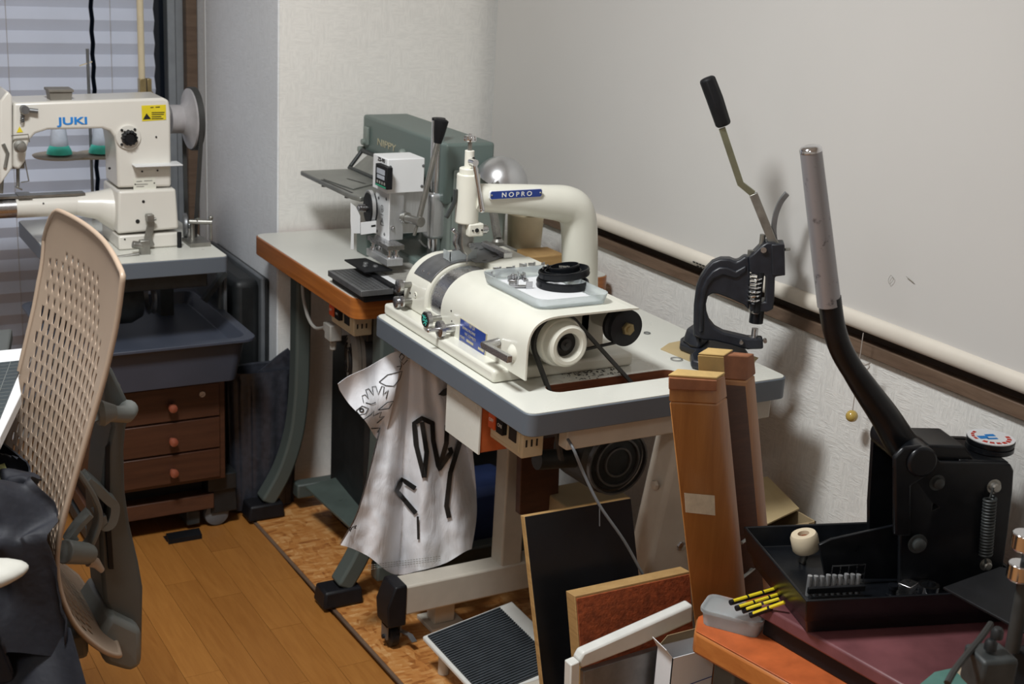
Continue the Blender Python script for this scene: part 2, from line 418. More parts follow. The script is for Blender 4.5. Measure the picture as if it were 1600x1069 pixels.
def one(name, b, mat, label, cat, bevel=0, smooth=38, group=None, kind=None):
    bm = b.bm
    xs = [v.co for v in bm.verts]
    lo = [min(v[i] for v in xs) for i in range(3)]; hi = [max(v[i] for v in xs) for i in range(3)]
    c = Vector(((lo[0] + hi[0]) / 2, (lo[1] + hi[1]) / 2, lo[2]))
    bm.transform(Matrix.Translation(-c))
    o = obj(name, b, mat, None, bevel, smooth); o.location = c
    o['label'] = label; o['category'] = cat
    if group: o['group'] = group
    if kind: o['kind'] = kind
    ORIG[o] = Matrix.Translation(-c)
    return o
def struct(name, b, mat, parent=None, bevel=0, smooth=38):
    o = obj(name, b, mat, parent, bevel, smooth)
    if parent is None: o['kind'] = 'structure'; ORIG[o] = Matrix.Identity(4)
    return o
def copy_tree(o, parent=None):
    c = o.copy(); COL.objects.link(c)
    if parent: c.parent = parent
    for ch in list(o.children): copy_tree(ch, c)
    return c
def text(body, h, org, xd, nrm, mat, parent, name='lettering', ext=0.0004, sx=1.0, bold=0.0, align='LEFT'):
    """flat raised lettering: height h, starting at org, running along xd, facing nrm"""
    cu = bpy.data.curves.new(name, 'FONT'); cu.body = body; cu.size = h / 0.7; cu.extrude = ext; cu.offset = bold
    cu.align_x = align
    t = bpy.data.objects.new(name, cu); COL.objects.link(t)
    dg = bpy.context.evaluated_depsgraph_get(); dg.update()
    me = bpy.data.meshes.new_from_object(t.evaluated_get(dg))
    bpy.data.objects.remove(t); bpy.data.curves.remove(cu)
    xd = Vector(xd).normalized(); n = Vector(nrm).normalized(); up = n.cross(xd).normalized(); n = xd.cross(up)
    mt = Matrix.Translation(Vector(org)) @ Matrix((xd * sx, up, n)).transposed().to_4x4()
    me.transform(ORIG[parent] @ mt)
    me.name = name; me.materials.clear(); me.materials.append(M[mat])
    o = bpy.data.objects.new(name, me); COL.objects.link(o); o.parent = parent; ORIG[o] = ORIG[parent]
    return o
def cut(o, cb):
    """cut a hole through a finished mesh"""
    me = bpy.data.meshes.new('cutter'); bm = cb.bm
    inv = ORIG.get(o, Matrix.Identity(4)); bm.transform(inv); bm.to_mesh(me); bm.free()
    c = bpy.data.objects.new('cutter', me); COL.objects.link(c); c.parent = o.parent
    if o.parent is None: c.location = o.location
    md = o.modifiers.new('cut', 'BOOLEAN'); md.object = c; md.operation = 'DIFFERENCE'; md.solver = 'EXACT'
    dg = bpy.context.evaluated_depsgraph_get(); dg.update()
    nm = bpy.data.meshes.new_from_object(o.evaluated_get(dg))
    o.modifiers.remove(md)
    o.data = nm; bpy.data.objects.remove(c); bpy.data.meshes.remove(me)
def bev(o, w, seg=2):
    md = o.modifiers.new('bevel', 'BEVEL'); md.width = w; md.segments = seg; md.limit_method = 'ANGLE'; md.angle_limit = math.radians(42)
def rrect(x0, y0, x1, y1, r, z, n=5):
    """rounded rectangle in plan"""
    P = []
    for cx, cy, a in ((x1 - r, y1 - r, 0), (x0 + r, y1 - r, 90), (x0 + r, y0 + r, 180), (x1 - r, y0 + r, 270)):
        for k in range(n + 1):
            t = math.radians(a + 90 * k / n); P.append(Vector((cx + r * math.cos(t), cy + r * math.sin(t), z)))
    return P
def smoothpath(pts, n=6):
    pts = [Vector(p) for p in pts]; out = []
    for i in range(len(pts) - 1):
        p0 = pts[max(0, i - 1)]; p1 = pts[i]; p2 = pts[i + 1]; p3 = pts[min(len(pts) - 1, i + 2)]
        for k in range(n):
            t = k / n
            out.append(0.5 * ((2 * p1) + (p2 - p0) * t + (2 * p0 - 5 * p1 + 4 * p2 - p3) * t * t + (3 * p1 - p0 - 3 * p2 + p3) * t ** 3))
    out.append(pts[-1]); return out
def gp(px, py, P, n):
    """point seen at a pixel on the plane through P with normal n"""
    d = MC.transposed() @ Vector(((px - 800) / FPX, (py - 534.5) / FPX, 1.0))
    return CAM + d * ((Vector(P) - CAM).dot(Vector(n)) / d.dot(Vector(n)))
def V(*a): return Vector(a)
X, Y, Z = V(1, 0, 0), V(0, 1, 0), V(0, 0, 1)
# ================================================================== SETTING
WX = 1.80      # right wall
WY = 3.215     # end wall behind the tables
RX = 1.19      # side of the window recess
NY = 3.90      # window wall
b = B(); b.box((-1.9, -1.5, -0.05), (1.9, 4.1, -0.012)); floor = struct('floor', b, 'planks')
pm = {}
yb = {}
for i in range(19):
    x1 = 1.075 - i * 0.0757; x0 = x1 - 0.0750
    y = 1.2 + random.uniform(0, 0.5)
    while y < 3.88:
        L = random.choice((0.42, 0.55, 0.68, 0.8))
        y2 = min(3.89, y + L)
        if y2 - y < 0.1: break
        me = pm.get(round(y2 - y, 2))
        if me is None:
            bb = B(); h = (y2 - y) / 2
            bb.box((-0.0375, -h + 0.0004, -0.011), (0.0375, h - 0.0004, 0.0))
            me = bpy.data.meshes.new('plank'); bb.bm.to_mesh(me); bb.bm.free(); me.materials.append(M['planks']); pm[round(y2 - y, 2)] = me
        o = bpy.data.objects.new('plank', me); COL.objects.link(o); o.parent = floor
        o.location = ((x0 + x1) / 2, (y + y2) / 2, -0.0003 * random.random())
        y = y2
b = B(); b.prism([(1.112, 1.2, -0.011), (1.795, 1.2, -0.011), (1.795, 3.21, -0.011), (1.078, 3.21, -0.011)], (0, 0, 0.018))
struct('osb_panel', b, 'osb', bevel=0.001)
b = B(); b.prism([(1.104, 1.2, 0.0), (1.112, 1.2, 0.0), (1.078, 3.21, 0.0), (1.070, 3.21, 0.0)], (0, 0, 0.0045))
struct('trim_1', b, 'brown')

b = B(); b.box((WX, -1.5, -0.05), (1.95, NY, 0.800)); b.box((1.84, -1.5, 0.79), (1.95, NY, 2.45)); struct('wall_right', b, 'wall')
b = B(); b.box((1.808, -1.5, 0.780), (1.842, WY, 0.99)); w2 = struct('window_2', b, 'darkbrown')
b = B(); b.box((1.786, -1.5, 0.792), (1.842, WY, 0.818)); struct('window_sill', b, 'brown', w2, 0.002)
b = B(); b.box((RX, WY, -0.05), (1.9, NY, 2.45)); struct('wall_end', b, 'wall_end')
b = B(); b.box((RX - 0.004, WY + 0.004, -0.05), (RX, NY, 2.45)); struct('wall_return', b, 'wall_grey')
b = B(); b.box((-1.9, NY, -0.05), (1.2, 4.1, 0.12)); b.box((-1.9, NY, 2.1), (1.2, 4.1, 2.45)); b.box((-1.9, NY, 0), (-0.6, 4.1, 2.45)); struct('wall_window', b, 'wall_grey')
b = B(); b.box((-1.95, -1.5, -0.05), (-1.9, 4.1, 2.45)); struct('wall_left', b, 'wall')
b = B(); b.box((-1.95, -1.55, -0.05), (1.95, -1.5, 2.45)); struct('wall_back', b, 'wall')
b = B(); b.box((-1.95, -1.55, 2.42), (1.95, 4.1, 2.47)); struct('ceiling', b, 'ceiling')
# window in the recess
b = B(); b.box((1.152, NY - 0.03, 0.1), (1.184, NY + 0.02, 2.2)); w1 = struct('window_1', b, 'brown', None, 0.002)
b = B(); b.box((1.103, NY - 0.012, 0.12), (1.126, NY + 0.03, 2.1)); b.box((1.129, NY + 0.0, 0.12), (1.152, NY + 0.03, 2.1))
b.box((-0.6, NY, 0.12), (1.126, NY + 0.03, 0.17)); b.box((0.20, NY + 0.01, 0.12), (0.25, NY + 0.03, 2.1)); struct('window_frame', b, 'alu', w1, 0.002)
b = B(); b.box((-0.6, NY + 0.033, 0.12), (1.152, NY + 0.038, 2.1)); struct('window_pane', b, 'glass', w1)
b = B(); b.box((1.1845, NY - 0.10, 0.1), (1.1875, NY - 0.085, 2.2)); struct('trim_2', b, 'white')

# pleated blinds
def pleated(x0, x1, label, zb):
    r = root('pleated_blind', label, 'blind', ((x0 + x1) / 2, 3.80, zb), group=None)
    n = int((1.75 - zb) / 0.031)
    b = B(); pts = []
    for k in range(n + 1): pts.append((zb + k * 0.031, 3.80 + (0.0065 if k % 2 else -0.0065)))
    fs = []
    rows = []
    for z, y in pts:
        rows.append([b.bm.verts.new((x0, y, z)), b.bm.verts.new((x1, y, z))])
    for a, c in zip(rows, rows[1:]): fs.append(b.bm.faces.new((a[0], a[1], c[1], c[0])))
    rows2 = [[b.bm.verts.new((x0, y + 0.0006, z)), b.bm.verts.new((x1, y + 0.0006, z))] for z, y in pts]
    for a, c in zip(rows2, rows2[1:]): fs.append(b.bm.faces.new((c[0], c[1], a[1], a[0])))
    obj('pleated_fabric', b, 'pleat', r, smooth=0)
    b = B(); b.box((x0, 3.785, zb - 0.018), (x1, 3.815, zb)); obj('bottom_rail', b, 'alu', r, 0.002)
    b = B()
    for f in (0.25, 0.75):
        x = x0 + (x1 - x0) * f; b.cyl((x, 3.788, zb), (x, 3.788, 1.74), 0.0007, seg=5)
    obj('cord', b, 'string', r)
pleated(0.0, 0.866, 'wide blue-grey pleated paper blind left of the dark gap', 0.16)
pleated(0.878, 1.040, 'narrow blue-grey pleated paper blind next to the window jamb', 0.16)
b = B(); b.box((0.866, 3.870, 0.14), (0.880, 3.885, 2.1)); struct('trim_3', b, 'alu')

# roller blind on the right wall
r = root('roller_blind', 'large pale grey roller blind drawn down over the right window', 'blind', (1.775, 1.6, 0.85))
def fbl(u, v):
    y = 3.165 - u * 4.0; z = 0.868 + v * 1.5
    wv = 0.0022 * math.sin(y * 9 + z * 2) * (1 - v) ** 2 + 0.003 * math.exp(-((y - 2.05) / .12) ** 2) * math.exp(-(v / .12) ** 2) * math.sin(y * 70 + z * 60)
    return (1.770 - wv, y, z)
obj('blind_fabric', B().sheet(fbl, 220, 30, 0.0008), 'blind', r)
b = B(); b.tube([(1.770, 3.165, 0.860), (1.770, -0.8, 0.860)], 0.0165, 16, flat=0.75, up=(1, 0, 0)); obj('bottom_bar', b, 'bar', r)
b = B()
for j, y0 in enumerate((2.23, 2.215)):
    for k in range(9 - 2 * j):
        y = y0 - k * 0.011
        b.box((1.7570, y - 0.008, 0.853 - j * 0.006), (1.7578, y, 0.8560 - j * 0.006))
obj('printed_notice', b, 'ink', r, label='small faded print on the bar')
for P_, w_ in ((smoothpath(G([(1392, 430), (1388, 437), (1390, 444), (1396, 436), (1392, 430)], x=1.7675), 4), 0.0004), (G([(1416, 432), (1427, 441)], x=1.7675), 0.0008)):
    b = B(); b.tube(P_, w_, 5); obj('pen_mark', b, 'grey_p', r, label='small dark scribble on the fabric')
# pull cord with ball
r = root('pull_cord', 'thin cord with yellow wooden ball hanging below the roller blind bar', 'cord', (1.757, 1.712, 0.675))
top = V(1.757, 1.712, 0.845)
b = B(); b.cyl(top, (1.757, 1.712, 0.69), 0.0010, seg=6); obj('string', b, 'string', r)
b = B(); b.ball((1.757, 1.712, 0.683), 0.0115, 24); obj('ball', b, 'ball', r)
b = B(); b.tube(smoothpath([(1.757, 1.712, .783), (1.755, 1.70, .778), (1.755, 1.688, .783), (1.755, 1.684, .790), (1.755, 1.69, .792)], 5), 0.0013, 6)
b.tube(smoothpath([(1.757, 1.712, .781), (1.755, 1.703, .790), (1.755, 1.695, .789), (1.755, 1.684, .796)], 5), 0.0018, 6); b.ball((1.757, 1.712, .783), .004, 8)
obj('cord_clip', b, 'string', r)
# ================================================================== LEFT: stitching machine on its stand
r = root('sewing_table', 'cream-topped sewing stand with slate grey edge under the cylinder-bed sewing machine', 'table', (0.79, 3.25, 0))
b = B(); b.prism(rrect(0.602, 2.997, 0.985, 3.50, 0.012, 0.700), (0, 0, 0.0385)); obj('tabletop', b, 'edge', r, 0.002)
b = B(); b.prism(rrect(0.604, 2.999, 0.983, 3.498, 0.010, 0.7385), (0, 0, 0.0015)); obj('laminate', b, 'laminate', r)
for yv in (3.05, 3.42):
    b = B(); b.box((0.640, yv, 0.655), (0.95, yv + .04, 0.70)); obj('rail', b, 'darkmetal', r, 0.003)
for x0 in (0.655, 0.905):
    b = B(); b.box((x0, 3.30, 0.05), (x0 + 0.035, 3.36, 0.70)); obj('leg', b, 'darkmetal', r, 0.003)
    b = B(); b.box((x0, 3.10, 0.012), (x0 + 0.035, 3.56, 0.052)); obj('foot', b, 'darkmetal', r, 0.004)
b = B(); b.strip([g(352, 425, y=3.2), g(318, 470, y=3.2)], (0, 1, 0), 0.02, 0.012); obj('brace', b, 'darkmetal', r)
# motor under the stand
r = root('clutch_motor', 'dark clutch motor hanging under the grey-edged sewing stand', 'motor', (0.78, 3.2, 0.52))
b = B(); b.lathe((0.70, 3.2, 0.60), (1, 0, 0), [(0.02, 0), (0.055, 0.004), (0.062, 0.02), (0.062, 0.10), (0.05, 0.125), (0.02, 0.13)]); obj('motor_body', b, 'darkmetal', r)
b = B(); b.ring((0.845, 3.2, 0.60), (1, 0, 0), [(0.036, 0), (0.045, 0), (0.040, 0.006), (0.045, 0.012), (0.036, 0.012)]); obj('pulley', b, 'iron', r)
b = B(); b.box((0.72, 3.17, 0.655), (0.80, 3.23, 0.70)); obj('bracket', b, 'darkmetal', r)

YF = 3.13
r = root('cylinder_bed_machine', 'white cylinder-bed sewing machine with blue lettering and yellow sticker', 'sewing machine', (0.78, 3.2, 0.74))
ol = [(21, 161), (255, 153), (264, 157), (267, 176), (268, 292), (184, 294), (182, 232), (179, 214), (172, 205), (160, 201), (75, 203), (56, 209), (47, 218), (42, 232), (40, 252), (30, 266), (20, 262)]
b = B(); b.prism(G(ol, y=YF), (0, 0.115, 0)); obj('arm', b, 'machine_w', r, 0.006, seg=3)
b = B(); b.prism(G([(0, 158), (12, 142), (19, 150), (20, 262), (0, 290)], y=YF - 0.012), (0, 0.12, 0)); obj('face_cover', b, 'machine_w', r, 0.004)
b = B(); b.prism(G([(-30, 158), (1, 156), (1, 262), (-10, 290), (-30, 285)], y=YF - 0.005), (0, 0.10, 0)); obj('needle_head', b, 'machine_w', r, 0.005)
b = B(); b.prism(G([(185, 299), (275, 295), (280, 358), (184, 366)], y=YF - 0.012), (0, 0.145, 0)); obj('upper_base', b, 'machine_w', r, 0.006, seg=3)
b = B()
zt = g(184, 366, y=YF).z - 0.002
b.box((g(185, 380, y=YF).x - 0.002, YF - 0.012, 0.7405), (g(279, 380, y=YF).x, YF + 0.15, zt)); obj('lower_base', b, 'machine_w', r, 0.004)
bz = g(90, 321, y=3.19).z
b = B(); b.tube([(0.545, 3.19, bz), (0.77, 3.19, bz)], 0.0245, 24); obj('cylinder_bed', b, 'machine_w', r)
b = B(); b.tube([(0.68, 3.19, bz), (0.73, 3.19, bz - .004), (0.775, 3.19, bz - .014)], [0.025, 0.034, 0.055], 24); obj('bed_collar', b, 'machine_w', r)
b = B(); b.tube([(0.49, 3.19, bz), (0.547, 3.19, bz)], 0.0235, 24); obj('bed_end', b, 'steel', r)
b = B(); b.box((0.50, 3.175, bz + 0.0235), (0.70, 3.205, bz + 0.029)); b.box((0.55, 3.168, bz + 0.024), (0.58, 3.212, bz + 0.031)); obj('needle_plate', b, 'steel_d', r)
for p in ((68, 318), (56, 325), (50, 326)):
    b = B(); c = g(*p, y=3.166); b.cyl(c, c + V(0, 0.004, 0), 0.002, seg=8); obj('screw', b, 'iron', r)
b = B(); c = g(145, 324, y=3.162); b.cyl(c, c + V(0, 0.008, 0), 0.008); obj('oil_hole', b, 'ink', r)
# dial
c = g(200, 214, y=YF)
d = B(); d.lathe(c, (0, -1, 0), [(0.029, 0), (0.029, 0.004), (0.027, 0.006), (0.010, 0.006)]); dl = obj('dial', d, 'machine_w', r)
b = B()
rs = []
prof = [(0.017, 0.006), (0.017, 0.02), (0.013, 0.022), (0.011, 0.018)]
for rad, h in prof: rs.append([c + V(0, -h, 0) + V(math.cos(2 * PI * k / 48), 0, math.sin(2 * PI * k / 48)) * rad * (1 + (0.06 * (1 if k % 4 < 2 else -1) if rad > .012 else 0)) for k in range(48)])
b.rings(rs); obj('dial_knob', b, 'blackm', dl)
for a in (0.9, 2.3, 3.9):
    b = B(); q = c + V(math.cos(a) * 0.023, -0.006, math.sin(a) * 0.023); b.cyl(q, q + V(0, -.003, 0), 0.003, seg=10); obj('dial_dot', b, 'ink', dl)
# wheel and belt
hc = g(276, 186, y=3.20)
b = B(); b.lathe((hc.x - 0.018, 3.2, hc.z), (1, 0, 0), [(0.034, 0), (0.034, 0.03), (0.042, 0.038), (0.060, 0.044), (0.072, 0.047), (0.072, 0.051)], 40); hw = obj('handwheel', b, simple('wheel_grey', (0.36, 0.345, 0.35), 0.35), r)
b = B(); b.ring((hc.x + 0.033, 3.2, hc.z), (1, 0, 0), [(0.060, 0.0), (0.0755, 0.0), (0.0755, 0.014), (0.060, 0.014)], 40); obj('rim', b, 'belt', hw)
b = B(); b.lathe((hc.x + 0.042, 3.2, hc.z), (1, 0, 0), [(0.062, 0), (0.058, 0.003), (0.02, 0.004), (0.018, 0.012), (0.0, 0.013)], 40); obj('wheel_cap', b, 'grey_p', hw)
b = B(); xx = hc.x + 0.038
b.strip([(xx, 3.128, hc.z - 0.01), (xx, 3.13, hc.z - 0.03), (xx - .004, 3.15, 0.86), (xx - .008, 3.165, 0.745)], (1, 0, 0), 0.009, 0.006)
b.strip([(xx, 3.272, hc.z - 0.01), (xx - .008, 3.235, 0.745)], (1, 0, 0), 0.009, 0.006); obj('drive_belt', b, 'belt', r)
# lettering, stickers, small fittings
text('JUKI', 0.0158, g(91, 194.5, y=YF) + V(0, -0.0012, 0), X, -Y, 'blue_t', r, sx=1.55, bold=0.0006)
b = B(); b.prism(G([(221, 165), (259, 163.5), (259.5, 187), (222, 189.5)], y=YF - 0.0004), (0, -0.0006, 0)); st = obj('warning_sticker', b, 'yellow', r, label='yellow warning sticker')
b = B(); yy = YF - 0.0014
b.prism(G([(229, 177), (236, 186), (223.5, 187)], y=yy), (0, -0.0003, 0))
for (x0, x1, yv) in ((237, 256, 178.5), (237, 257, 175.5), (237, 252, 182), (237, 255, 185), (235, 240, 167.5), (243, 250, 167)): b.prism(G([(x0, yv), (x1, yv - .5), (x1, yv + .8), (x0, yv + 1.2)], y=yy), (0, -0.0003, 0))
obj('sticker_print', b, 'ink', st)
b = B(); b.prism(G([(30.5, 197.5), (36, 206.5), (26, 207)], y=YF - 0.0004), (0, -0.001, 0)); obj('small_sticker', b, 'yellow', r, label='small yellow triangle sticker')
b = B(); b.box((g(206, 258, y=YF).x, YF - 0.03, g(206, 262, y=YF - .03).z), (g(280, 254, y=YF).x, YF + 0.02, g(206, 262, y=YF - .03).z + 0.003)); obj('cover_ledge', b, 'white', r, 0.0006)
b = B(); b.prism(G([(208, 279), (243, 277), (244, 295), (208.5, 296.5)], y=YF - 0.0003), (0, -0.001, 0)); npb = obj('serial_plate', b, 'machine', r, label='pale riveted name plate')
b = B()
for (x0, x1, yv) in ((213, 222, 283), (225, 238, 282), (212, 231, 287.5), (213, 225, 291)): b.prism(G([(x0, yv), (x1, yv - .5), (x1, yv + 1), (x0, yv + 1.5)], y=YF - 0.0014), (0, -0.0003, 0))
obj('plate_print', b, 'grey_p', npb)
for p, rr in (((211, 288), .0016), ((241, 286), .0016), ((244, 214), .0022), ((222, 268), .0022), ((246, 266.5), .0022), ((171, 263), .003), ((224, 315), .0035), ((215, 346), .005), ((195, 374), .002)):
    yv = YF - (0.012 if p[1] > 300 else 0.001); c = g(*p, y=yv)
    b = B(); b.cyl(c, c + V(0, -0.0012, 0), rr, seg=12); obj('hole_plug', b, 'ink', r)
c = g(37, 170, y=YF)
b = B(); b.cyl(c, c + V(0, -0.02, 0), 0.009); b.cyl(c + V(.01, -.01, -.002), c + V(.028, -.012, -.004), 0.005, seg=12); b.spring(c + V(-.004, -.008, -.012), c + V(-.006, -.008, -.028), .004, .0012, 4); obj('thread_guide', b, 'iron', r)
c = g(31, 228, y=YF)
b = B(); b.lathe(c, (0, -1, 0), [(0.013, 0), (0.013, 0.004), (0.006, 0.006), (0.006, 0.02), (0.010, 0.021), (0.010, 0.028), (0.004, 0.029)]); obj('tension_disc', b, 'steel_d', r)
b = B(); b.strip(G([(18, 212), (44, 210), (46, 222)], y=YF - .012), (0, 1, 0), 0.004, 0.002)
b.tube(G([(5, 225), (12, 240), (8, 262)], y=YF - .015), 0.004, 8); obj('thread_lever', b, 'steel_d', r)
b = B(); b.tube(G([(28, 262), (28, 292)], y=3.17), 0.004, 8); b.strip(G([(38, 247), (45, 283), (33, 285)], y=3.14), (0, 1, 0), 0.006, 0.002)
b.box(tuple(g(18, 264, y=3.15)), tuple(g(38, 250, y=3.15) + V(0, .03, 0))); b.strip(G([(24, 292), (34, 296)], y=3.17), (0, 1, 0), 0.014, 0.003); b.tube(G([(4, 270), (2, 302)], y=3.15), .004, 8); obj('presser_foot', b, 'steel_d', r)
# small tool box on the arm
c0 = g(78, 157, y=3.16)
b = B(); b.prism([(c0.x, 3.15, c0.z), (c0.x + .045, 3.15, c0.z), (c0.x + .045, 3.19, c0.z), (c0.x, 3.19, c0.z)], (0, 0, .020), 1.12); b.prism([(c0.x - .005, 3.144, c0.z + .020), (c0.x + .05, 3.144, c0.z + .020), (c0.x + .05, 3.196, c0.z + .020), (c0.x - .005, 3.196, c0.z + .020)], (0, 0, .006))
one('bobbin_box', b, simple('box_greybrown', (0.18, 0.165, 0.14), 0.5), 'small brown-grey lidded box on top of the sewing machine arm', 'box', 0.001)
# lever & bar on the base
b = B(); b.strip(G([(232, 335), (236, 350), (231, 372), (236, 385)], y=YF - .022), (0, 1, 0), 0.006, [0.018, 0.016, 0.02, 0.018][0])
b.obox(g(234, 340, y=YF - .03), (0.016, 0.02, 0.016)); b.cyl(g(236, 344, y=YF - .03), g(244, 342, y=YF - .03), .004, seg=10); obj('feed_lever', b, 'steel_d', r, 0.001)
b = B(); b.obox(g(226, 395, y=YF - .06), (0.024, 0.016, 0.062)); b.cyl(g(207, 382, y=YF - .06), g(222, 384, y=YF - .06), 0.009); b.cyl(g(172, 404, y=YF - .07), g(218, 397, y=YF - .07), 0.004, seg=10); b.cyl(g(225, 418, y=YF - .07), g(225, 418, y=YF - .075), .003, seg=10); obj('guide_bracket', b, 'steel_d', r, 0.002)
b = B(); b.tube([g(280, 363, y=3.11), (g(280, 363, y=3.11).x, 3.11, 0.74)], 0.0055, 10); obj('belt_guard_post', b, 'blackm', r)
# bobbin winder
r = root('bobbin_winder', 'small steel bobbin winder bolted right of the sewing machine base', 'bobbin winder', (0.94, 3.13, 0.74))
c = g(286, 352, y=3.18)
b = B(); b.lathe(c, (1, -.25, 0), [(0.028, 0), (0.03, 0.003), (0.03, 0.009), (0.02, 0.012), (0.008, 0.013), (0.008, 0.022)], 28); obj('winder_wheel', b, 'iron', r)
b = B(); b.box((0.925, 3.10, 0.7402), (0.975, 3.17, 0.750)); b.tube([(0.945, 3.15, .75), (0.945, 3.15, .79), (0.955, 3.13, .80)], .006, 8); b.cyl((0.935, 3.14, .795), (0.985, 3.12, .795), .006, seg=10); b.cyl((0.982, 3.12, .75), (0.982, 3.12, .805), .003, seg=8); b.ball((.982, 3.12, .806), .006, 10); obj('winder_frame', b, 'steel_d', r)

# thread stand behind the arm
r = root('thread_stand', 'thread stand with pale discs standing behind the sewing machine', 'thread stand', (0.80, 3.43, 0.74))
zd = g(93, 240, y=3.43).z
x1 = g(93, 240, y=3.43).x; x2 = g(158, 234, y=3.43).x
b = B(); xr = g(141, 200, y=3.47).x; b.cyl((xr, 3.47, 0.7402), (xr, 3.47, 1.17), 0.004, seg=10); obj('rod', b, 'iron', r)
b = B(); b.strip([(x1, 3.45, zd - .016), (x2, 3.45, zd - .016)], (0, 1, 0), 0.03, 0.006); b.strip([(xr - .02, 3.47, zd + .21), (xr + .01, 3.47, zd + .22)], (0, 1, 0), .006, .002); obj('arm', b, 'cream_p', r)
discmat = simple('disc_beige', (0.40, 0.34, 0.27), 0.6)
for xx in (x1, x2):
    b = B(); b.lathe((xx, 3.43, zd - 0.012), (0, 0, 1), [(0.03, 0), (0.062, 0.004), (0.065, 0.008), (0.06, 0.009), (0.01, 0.006)], 36); obj('disc', b, discmat, r)
for k, xx in enumerate((x1, x2)):
    lab = ('white thread cone on teal base seen through the sewing machine throat', 'thread cone on teal base half hidden by the sewing machine column')[k]
    t = root('thread_cone', lab, 'thread', (xx, 3.43, zd), group=None)
    b = B(); b.lathe((xx, 3.43, zd), (0, 0, 1), [(0.031, 0), (0.029, 0.008), (0.024, 0.018), (0.022, 0.02)], 28); obj('cone_base', b, 'teal', t)
    b = B(); b.lathe((xx, 3.43, zd + 0.0195), (0, 0, 1), [(0.021, 0), (0.022, 0.004), (0.013, 0.085), (0.009, 0.087)], 28); obj('thread', b, 'thread', t)
# cream pole
r = root('lamp_pole', 'thin cream vertical pole rising from a brass-coloured clamp behind the sewing machine', 'pole', (0.99, 3.5, 0.9))
px_ = g(221, 100, y=3.5).x
b = B(); b.cyl((px_, 3.5, g(220, 148, y=3.5).z), (px_, 3.5, 2.2), 0.0085, seg=16); obj('tube', b, 'cream_p', r)
b = B(); zb = g(226, 150, y=3.5).z; b.box((px_ - .008, 3.488, zb - .005), (px_ + .008, 3.512, zb + .045)); b.box((px_ + .011, 3.488, zb - .005), (px_ + .022, 3.512, zb + .045)); b.cyl((px_ - .01, 3.485, zb + .01), (px_ + .024, 3.485, zb + .01), .003, seg=8); b.cyl((px_ + .012, 3.5, 0.7402), (px_ + .012, 3.5, zb), .005, seg=10); obj('clamp', b, 'brass', r, 0.001)

# drawer cabinet with tray
r = root('drawer_cabinet', 'small reddish-brown wooden cabinet with three knobbed drawers under the slate tray', 'cabinet', (0.83, 3.2, 0.0))
CF = 3.05
b = B(); b.box((0.66, CF + .004, 0.150), (0.992, 3.42, 0.428)); obj('body', b, 'drawer', r, 0.002)
for (z0, z1) in ((0.324, 0.410), (0.240, 0.319), (0.160, 0.235)):
    b = B(); b.box((0.672, CF - .004, z0), (0.976, CF + .006, z1)); d = obj('drawer', b, 'drawer', r, 0.0015)
    b = B(); c = V(0.855, CF - .004, (z0 + z1) / 2 - .004); b.lathe(c, (0, -1, 0), [(0.006, 0), (0.005, 0.006), (0.010, 0.011), (0.0115, 0.017), (0.010, 0.022), (0.004, 0.025), (0, .0252)], 20); obj('knob', b, 'knob', d)
    if z0 > .3:
        b = B(); b.lathe((0.932, CF - .004, 0.385), (0, -1, 0), [(0.0075, 0), (0.0075, 0.003), (0.004, 0.003), (0.003, 0.001)], 18); obj('lock', b, 'steel', d)
b = B(); b.box((0.66, CF + .03, 0.06), (0.97, 3.40, 0.10)); obj('dolly', b, 'wood_d', r, 0.002)
b = B(); b.box((0.67, CF + .07, 0.10), (0.95, 3.38, 0.150)); obj('plinth', b, 'blackm', r)
for y in (3.11, 3.36):
    b = B(); x = 1.0; b.box((x - .045, y - .03, 0.105), (x + .03, y + .03, 0.15)); b.prism([(x - .035, y - .022, .04), (x + .035, y - .022, .04), (x + .03, y - .022, .105), (x - .03, y - .022, .105)], (0, .044, 0)); obj('caster_fork', b, 'case', r, 0.003)
    b = B(); b.lathe((x - .017, y - .014, 0.034), (0, 1, 0), [(0.02, -.002), (0.031, 0.002), (0.0335, 0.012), (0.031, .026), (.02, .028)], 24); obj('wheel', b, 'caserim', r)
b = B(); b.box((.84, 3.055, 0.001), (0.905, 3.09, 0.0012)); b.prism([(.84, 3.04, .0005), (.925, 3.04, .0005), (.93, 3.08, .0005), (.845, 3.08, .0005)], (0, 0, .012)); one('rubber_strip', b, 'blackm', 'flat black rubber piece on the floor in front of the drawer cabinet', 'strip')
r = root('storage_tray', 'slate blue plastic tray with flared rim resting on the brown drawer cabinet', 'tray', (0.82, 3.19, 0.43))
b = B()
lo = rrect(0.62, 2.99, 1.005, 3.40, 0.025, 0.4305); hi = rrect(0.60, 2.975, 1.025, 3.42, 0.03, 0.535)
lip = rrect(0.585, 2.955, 1.045, 3.44, 0.035, 0.535); lip2 = rrect(0.585, 2.955, 1.045, 3.44, 0.035, 0.543)
hi2 = rrect(0.603, 2.978, 1.022, 3.417, 0.028, 0.543); inn = rrect(0.622, 2.995, 1.003, 3.398, 0.022, 0.515)
b.rings([lo, hi, lip, lip2, hi2, inn]); obj('tub', b, 'tray', r, 0.0015)

